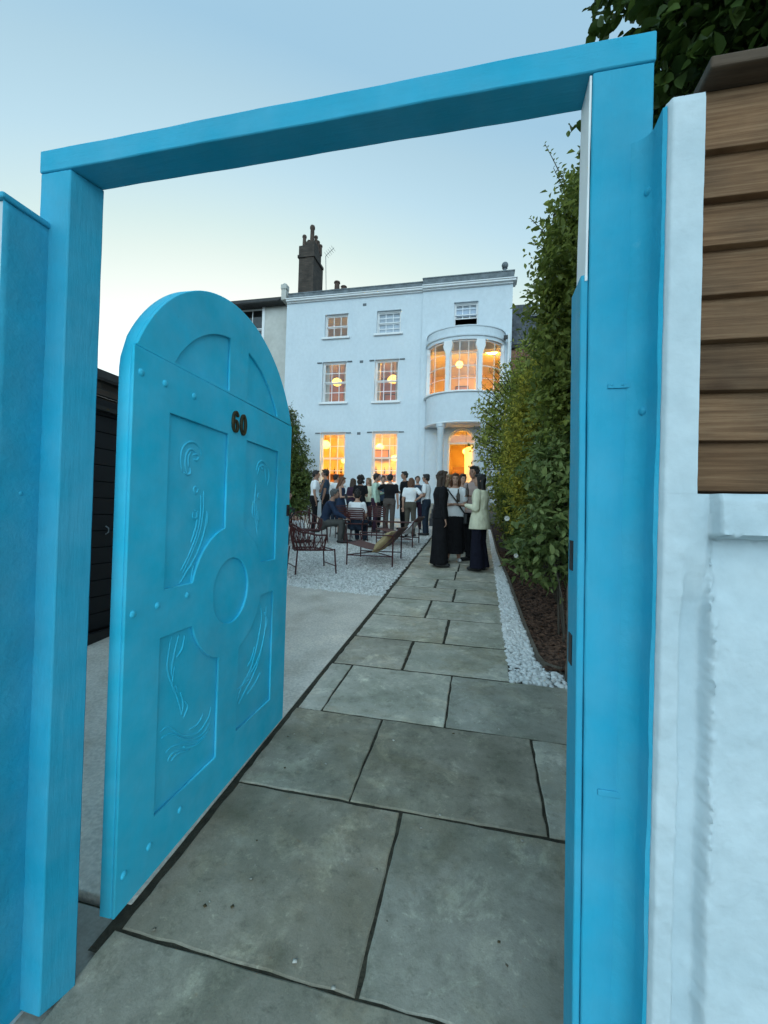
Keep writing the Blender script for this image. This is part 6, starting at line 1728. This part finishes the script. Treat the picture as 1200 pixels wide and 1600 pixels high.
def person(label, px, Y, ytop, rz, top='tee', topc='white', bottom='trousers', botc='black', hair='short', hairc='black', arms=('down', 'down'), fem=False, skin=0, seated=False, head=(0, 0), shoe='shoe', near=False, stance=.0, lean=0.0, H=None, x=None, z0=None):
    NP[0] += 1
    X = atY(px, 770, Y)[0] if x is None else x
    g = gz(Y) if z0 is None else z0
    if H is None: H = float(np.clip(atY(px, ytop, Y)[2] - g, 1.50, 1.86))
    k = H / 1.72
    t = thing('person', label, 'person', (X, Y, g), math.radians(rz), 'people at the garden gathering')
    vox = 0.0075 if near else 0.0095
    B = MB(); TP = MB(); BT = MB(); HR = MB(); SHS = {}
    V = lambda *p: np.array(p, float) * k
    sw = .158 if fem else .178
    dz = -.46 if seated else 0.0
    ln = lean
    def sp(z, y=0.0):                      # spine point, leaning forward
        return np.array([0, y - ln * max(0, z - .95), z + dz / k * 1.0]) * k if not seated else np.array([0, (y - ln * max(0, z - .95)) * k, z * k - .46 * k])
    rings = [(.86, .155, .105), (.93, .172 if fem else .162, .118), (1.00, .158 if fem else .152, .112), (1.09, .122 if fem else .138, .092), (1.20, .134 if fem else .150, .104), (1.30, .148 if fem else .166, .116 if not fem else .12), (1.385, .150 if fem else .172, .095), (1.43, .105, .080), (1.465, .062, .062)]
    loft(B, [(sp(z), rx * k, ry * k) for z, rx, ry in rings])
    neck0 = sp(1.44); hc = sp(1.605, -.025)
    cap(B, neck0, hc + V(0, .02, -.03), .052 * k, .050 * k)
    # head
    hy, hp = math.radians(head[0]), math.radians(head[1])
    def hpnt(p):
        p = np.array(p, float); c, s = math.cos(hp), math.sin(hp); p = np.array([p[0], p[1] * c - p[2] * s, p[1] * s + p[2] * c])
        return hc + rotz(p, hy) * k
    def hell(mb, c, r, n=14, m=10):
        m0 = MB(); m0.sphere(c, r, n, m); mb.add([hpnt(p) for p in m0.v], m0.f)
    hell(B, (0, .012, .020), (.074, .092, .098)); hell(B, (0, -.022, -.045), (.056, .066, .062)); hell(B, (0, -.055, -.080), (.030, .026, .022))
    hell(B, (0, -.098, -.012), (.011, .016, .024), 8, 6); hell(B, (0, -.094, .020), (.009, .010, .022), 8, 6)
    for sx in (-1, 1):
        hell(B, (sx * .076, .012, -.008), (.010, .020, .030), 8, 6); hell(B, (sx * .034, -.070, -.022), (.020, .018, .020), 8, 6)
    # arms and hands
    for i, sx in enumerate((-1, 1)):
        ud, fd_ = ARM[arms[i]]
        ud = np.array([ud[0] * sx, ud[1], ud[2]], float); ud /= np.linalg.norm(ud); fd_ = np.array([fd_[0] * sx, fd_[1], fd_[2]], float); fd_ /= np.linalg.norm(fd_)
        s0 = sp(1.385) + V(sx * sw, 0, 0); el = s0 + ud * .285 * k; wr = el + fd_ * .245 * k
        m_ = .88 if fem else 1.0
        cap(B, s0, el, .050 * k * m_, .040 * k * m_); cap(B, el, wr, .040 * k * m_, .027 * k * m_)
        # hand: palm, four fingers of unequal length, thumb off the side near the wrist
        up = np.array([0, 0, 1.0]); lat = np.cross(fd_, up); lat = lat / np.linalg.norm(lat) if np.linalg.norm(lat) > .2 else np.array([1.0, 0, 0]); nrm = np.cross(lat, fd_)
        pc = wr + fd_ * .085 * k
        for q in (-.024, -.008, .008, .024): cap(B, wr + fd_ * .02 * k + lat * q * .6 * k, pc + lat * q * k, .014 * k, .012 * k, 8)
        for q, L_ in ((-.030, .060), (-.010, .074), (.010, .070), (.030, .055)):
            k1 = pc + lat * q * k + fd_ * .012 * k; k2 = k1 + (fd_ * .9 - nrm * .35) * L_ * .5 * k; k3 = k2 + (fd_ * .45 - nrm * .85) * L_ * .5 * k
            cap(B, k1, k2, .0088 * k, .0082 * k, 7); cap(B, k2, k3, .0082 * k, .007 * k, 7)
        th0 = wr + fd_ * .028 * k - lat * .026 * k * sx; th1 = th0 + (fd_ * .6 - lat * .75 * sx) * .036 * k; th2 = th1 + (fd_ * .9 - lat * .2 * sx - nrm * .3) * .030 * k
        cap(B, th0, th1, .0105 * k, .0095 * k, 7); cap(B, th1, th2, .0095 * k, .008 * k, 7)
        if top in ('tee', 'dresstee'):
            e = s0 + (el - s0) * .62; cap(TP, s0, e, .062 * k, .064 * k)
        elif top in ('shirt', 'blouse', 'coat'):
            w_ = wr - fd_ * .01; r1 = .060 if top != 'blouse' else .070; cap(TP, s0, el, r1 * k, .054 * k if top != 'blouse' else .070 * k); cap(TP, el, w_, .052 * k if top != 'blouse' else .068 * k, .036 * k)
            cap(TP, el - ud * .03, el + fd_ * .03, .056 * k, .056 * k)
    # legs
    for i, sx in enumerate((-1, 1)):
        if seated:
            h0 = V(sx * .09, .0, .90) + np.array([0, 0, -.46 * k]); kn = np.array([sx * .12 * k, -.43 * k, .49 * k]); an = np.array([sx * .11 * k, (-.40 - .10 * (sx > 0)) * k, .085 * k])
        else:
            st_ = stance * sx
            h0 = V(sx * .088, 0, .90); kn = V(sx * .096, -.015 - st_ * .5, .495); an = V(sx * .105, .02 - st_, .085)
        cap(B, h0, kn, .082 * k, .056 * k); cap(B, kn, kn + (an - kn) * .35, .055 * k, .056 * k); cap(B, kn + (an - kn) * .3, an, .056 * k, .037 * k)
        ft = an + np.array([sx * .02, -.15, -.045]) * k
        cap(B, an + V(0, .02, -.04), ft, .034 * k, .028 * k)
        SHS[sx] = MB(); cap(SHS[sx], an + V(0, .035, -.045), ft + V(0, -.01, .0), .040 * k, .036 * k)
        if bottom in ('trousers', 'jeans'):
            cap(BT, h0, kn, .098 * k, .072 * k); cap(BT, kn, an + V(0, 0, .01), .072 * k, .060 * k)
            cap(BT, h0 + V(0, .01, .04), h0 + V(0, .02, -.06), .105 * k, .10 * k)
        elif bottom == 'wide':
            cap(BT, h0, kn, .104 * k, .096 * k); loft(BT, [(kn + (an - kn) * u + V(sx * .03 * u, 0, .02 - .05 * u), (.094 + .020 * u) * k, (.10 + .03 * u) * k) for u in (0, .25, .5, .75, 1.0)])
    if bottom in ('trousers', 'wide'):
        loft(BT, [(sp(z, .005), (rx + .014) * k, (ry + .014) * k) for z, rx, ry in ((.84, .165, .115), (.93, .172, .122), (1.02, .150, .110))])
    elif bottom == 'skirt':
        loft(BT, [(sp(1.04), .135 * k, .108 * k), (sp(.95), .178 * k, .130 * k), (sp(.75), .178 * k, .145 * k), (sp(.45), .185 * k, .16 * k), (sp(.16), .20 * k, .175 * k)][::-1])
    elif bottom == 'longcoat':
        loft(BT, [(sp(1.10), .150 * k, .118 * k), (sp(.92), .180 * k, .135 * k), (sp(.6), .165 * k, .140 * k), (sp(.3), .175 * k, .15 * k), (sp(.05), .195 * k, .17 * k)][::-1])
    elif bottom == 'shortskirt':
        loft(BT, [(sp(1.05), .140 * k, .11 * k), (sp(.93), .190 * k, .140 * k), (sp(.70), .20 * k, .165 * k), (sp(.50), .21 * k, .17 * k)][::-1])
    inf = {'tee': .016, 'shirt': .020, 'blouse': .034, 'tank': .010, 'coat': .022, 'dresstee': .014}[top]
    zlo = {'blouse': .74, 'tank': 1.0, 'coat': .86}.get(top, .88)
    tr = [(z, rx + inf + (.03 * max(0, (1.05 - z) / .3) if top == 'blouse' else 0), ry + inf + (.03 * max(0, (1.05 - z) / .3) if top == 'blouse' else 0)) for z, rx, ry in rings[1:-1] if z >= zlo]
    tr = [(zlo, tr[0][1] + (.03 if top == 'blouse' else .004), tr[0][2] + (.02 if top == 'blouse' else .004))] + tr
    tr = [(z, max(rx, .128 + inf), ry) if z < 1.35 else (z, rx, ry) for z, rx, ry in tr]
    if top == 'tank': tr = [q for q in tr if q[0] < 1.40] + [(1.40, .11, .088)]
    loft(TP, [(sp(z), rx * k, ry * k) for z, rx, ry in tr])
    # hair
    if hair != 'none':
        hell(HR, (0, .022, .036), (.083, .094, .092)); hell(HR, (0, .058, -.010), (.074, .058, .075))
        hell(HR, (0, -.052, .092), (.056, .040, .026))
        for sx in (-1, 1): hell(HR, (sx * .066, .020, .015), (.018, .050, .050), 10, 7)
        for q in range(34):      # uneven locks
            d = unit(rng.normal(size=3))
            if d[1] < -.25 and d[2] < .55: continue
            hell(HR, np.array([0, .024, .034]) + d * np.array([.080, .090, .088]), tuple(rng.uniform(.012, .024, 3)), 8, 6)
        if hair in ('curly', 'bigcurly'):
            r0 = .030 if hair == 'curly' else .046; spn = 1.0 if hair == 'curly' else 1.22
            for q in range(46 if hair == 'curly' else 70):
                d = unit(rng.normal(size=3))
                if d[1] < -.35 and d[2] < .45: continue
                c = np.array([0, .02, .035]) + d * np.array([.080, .088, .088]) * spn
                if hair == 'bigcurly' and d[2] < 0: c[2] -= .07
                hell(HR, c, (r0 * rng.uniform(.6, 1),) * 3, 8, 6)
        if hair in ('long', 'longer', 'bob'):
            lo = {'bob': -.155, 'long': -.34, 'longer': -.46}[hair]
            m0 = MB(); zz = np.linspace(.04, lo, 9); rg = []
            for z in zz:
                f = (z - .04) / (lo - .04)
                rg.append((np.array([0, .048 + .035 * f, z]), (.080 + .022 * math.sin(math.pi * min(1, f * 1.2)) - .035 * max(0, f - .75) * 2), .050 - .012 * f))
            loft(m0, rg[::-1]); HR.add([hpnt(p) for p in m0.v], m0.f)
            for sx in (-1, 1):
                a = [np.array([sx * .070, -.02, .05]), np.array([sx * .084, -.012, -.04]), np.array([sx * .088, .012, min(-.10, lo * .55)]), np.array([sx * .075, .028, lo * .85])]
                for p, q in zip(a[:-1], a[1:]): cap(HR, hpnt(p), hpnt(q), .026 * k, .024 * k, 8)
        if hair == 'bun':
            hell(HR, (0, .06, .11), (.048, .045, .042)); 
            for q in range(16):
                d = unit(rng.normal(size=3)); hell(HR, np.array([0, .06, .11]) + d * .038, (.018,) * 3, 8, 6)
    ch = lambda nm, me: put(nm, me, t, local=True)
    body = ch('body', fuse('body', B, SKIN[skin], vox, .42 if near else .32, 3))
    ch('top' if top != 'coat' else 'jacket', fuse('top', TP, FB[topc], .011, .5, 3))
    if bottom: ch('skirt' if 'skirt' in bottom else ('coat_skirt' if bottom == 'longcoat' else 'trousers'), fuse('bottom', BT, FB[botc], .012, .5, 3))
    ch('hair', fuse('hair', HR, HAIRM[hairc], .0085, .6, 2))
    for sx in (-1, 1): ch('shoe', fuse('shoe', SHS[sx], M[shoe], .009, .6, 3))
    for sx in (-1, 1):
        mb = MB(); hell(mb, (sx * .031, -.082, .006), (.013, .007, .007), 8, 6); mb.build('eye', M['eye'], body, smooth=3, local=True)
        mb = MB(); hell(mb, (sx * .032, -.084, .028), (.018, .006, .0045), 8, 6); mb.build('eyebrow', HAIRM[hairc], body, smooth=3, local=True)
    mb = MB(); hell(mb, (0, -.0845, -.052), (.020, .008, .0065), 8, 6); mb.build('mouth', M['lip'], body, smooth=3, local=True)
    return t
P_ = person
P_('person in white t-shirt, one hand raised to the face, leftmost of those standing', 492, 11.2, 735, 112, 'tee', 'white', 'trousers', 'black', 'short', 'black', ('down', 'drink'), skin=1)
P_('person in slate t-shirt, hand raised, facing the leftmost white t-shirt', 508, 11.9, 734, -75, 'tee', 'slate', 'trousers', 'black', 'curly', 'black', ('drink', 'down'), skin=1)
P_('person in long-sleeved white shirt behind the navy sleeveless dress', 524, 12.5, 741, 150, 'shirt', 'white', 'trousers', 'jeans', 'short', 'black', ('down', 'hold'))
P_('person in navy sleeveless dress looking down at a phone', 533, 10.9, 745, 95, 'tank', 'navy', 'shortskirt', 'navy', 'longer', 'auburn', ('phone', 'phone'), fem=True, head=(0, 18))
P_('person all in black standing just behind the seated white t-shirt', 563, 11.7, 744, 190, 'tee', 'black', 'trousers', 'black', 'bigcurly', 'black', ('hold', 'hold'), fem=True, skin=1)
P_('person in plum top, back turned, between navy dress and black t-shirt', 551, 12.1, 748, 165, 'shirt', 'plum', 'trousers', 'jeans', 'long', 'brown', ('hold', 'down'), fem=True)
P_('person in mint green shirt and plum trousers, seen in profile', 587, 11.7, 740, 100, 'shirt', 'mint', 'trousers', 'plum', 'short', 'black', ('down', 'hold'), skin=1)
P_('person in black t-shirt and taupe trousers, back turned, arm stretched out', 609, 11.5, 741, 182, 'tee', 'black', 'trousers', 'taupe', 'short', 'black', ('down', 'out'), stance=.06)
P_('person in black facing left, just behind the hand-on-hip white t-shirt', 632, 12.3, 737, -55, 'tee', 'black', 'trousers', 'black', 'short', 'black', ('hold', 'down'), skin=1)
P_('person in white t-shirt and olive trousers, back turned, hand on hip', 642, 11.1, 747, 172, 'tee', 'white', 'trousers', 'olive', 'bob', 'auburn', ('akimbo', 'down'))
P_('person in slate top half hidden between two white t-shirts', 652, 12.6, 744, 10, 'tee', 'slate', 'trousers', 'plum', 'short', 'brown', ('hold', 'hold'))
P_('person in white t-shirt and dark jeans facing left, rightmost of the far group', 666, 11.4, 741, -98, 'tee', 'white', 'trousers', 'jeans', 'short', 'black', ('hold', 'hold'), skin=1)
P_('person in long black coat reaching the ground, standing on the path', 689, 7.55, 736, 108, 'coat', 'black', 'longcoat', 'black', 'longer', 'brown', ('down', 'down'), fem=True, near=True)
P_('person in white top and long black skirt facing the gate', 711, 8.05, 740, 4, 'tee', 'white', 'skirt', 'black', 'bob', 'auburn', ('cross', 'cross'), fem=True, near=True, shoe='shoe_white')
P_('person in grey t-shirt half hidden behind the long black coat', 701, 9.0, 742, 60, 'tee', 'grey', 'trousers', 'black', 'long', 'light', ('hold', 'down'), fem=True)
P_('person in white shirt half hidden behind the long black skirt', 722, 9.1, 741, 25, 'shirt', 'white', 'trousers', 'black', 'short', 'black', ('hold', 'down'))
P_('person in pale pink shirt, tallest of the group on the path', 741, 8.15, 729, -38, 'shirt', 'pink', 'trousers', 'black', 'curly', 'black', ('hold', 'hold'), skin=1, near=True)
P_('person in cream blouse and wide dark trousers at the right of the path', 751, 7.40, 741, -112, 'blouse', 'cream', 'wide', 'darknavy', 'longer', 'black', ('cross', 'hold'), fem=True, near=True, head=(18, 0))
P_('person in slate shirt glimpsed between mint shirt and black t-shirt', 598, 12.8, 744, 20, 'shirt', 'slate', 'trousers', 'black', 'short', 'brown', ('hold', 'hold'))
P_('person in cream t-shirt at the back, just left of the mint shirt', 576, 12.7, 747, -30, 'tee', 'cream', 'trousers', 'jeans', 'long', 'light', ('hold', 'down'), fem=True)
P_('seated person in navy shirt leaning forward', 507, 9.55, 0, 104, 'shirt', 'navy', 'trousers', 'grey', 'short', 'grey', ('knee', 'knee'), seated=True, lean=.35, H=1.74, skin=1)
P_('seated person in white t-shirt with back to the gate', 558, 9.72, 0, 180, 'tee', 'white', 'trousers', 'jeans', 'bun', 'black', ('lap', 'lap'), seated=True, fem=True, lean=.08, H=1.70)
P_('seated person in green t-shirt half hidden by the door edge', 444, 9.3, 0, 95, 'tee', 'green', 'trousers', 'white', 'short', 'brown', ('lap', 'lap'), seated=True, lean=.1, H=1.66)

# things held or carried
M['beer_glass'] = PM('brown_glass', (.02, .012, .006), (.035, .02, .01), rough=.15)
def bottle_at(px, py, Y, label):
    p = atY(px, py, Y); mb = MB(); mb.lathe([(.030, 0), (.031, .02), (.031, .13), (.013, .18), (.012, .235)], (p[0], p[1], p[2] - .12), 12)
    tag(mb.build('beer_bottle', M['beer_glass'], smooth=.9), label, 'bottle')
bottle_at(716, 774, 7.78, 'dark beer bottle held by the person in white top')
bottle_at(730, 766, 7.80, 'dark beer bottle held by the person in pale pink')
p = atY(711, 770, 8.05); g = gz(8.05); kk = (atY(711, 740, 8.05)[2] - g) / 1.72
bg = thing('shoulder_bag', 'dark shoulder bag with strap across the white top', 'bag', (p[0], 8.05, g + .8))
mb = MB(); mb.tube(smooth_path([(p[0] - .13, 8.02, g + 1.42 * kk), (p[0] - .10, 7.91, g + 1.36 * kk), (p[0] + .02, 7.88, g + 1.20 * kk), (p[0] + .15, 7.92, g + 1.00 * kk), (p[0] + .20, 7.99, g + .93 * kk)], 5), .012, 6); mb.build('strap', M['iron'], bg, smooth=3)
mb = MB(); mb.box(p[0] + .17, p[0] + .25, 7.92, 8.12, g + .74 * kk, g + .93 * kk); mb.build('pouch', M['iron'], bg, bevel=.02)
p = atY(541, 776, 10.7); mb = MB(); mb.obox((p[0], p[1], p[2]), (.035, 0, .01), (0, .005, .0), (-.02, 0, .07)); tag(mb.build('phone', M['iron'], bevel=.004), 'phone in the hands of the person in navy dress', 'phone')
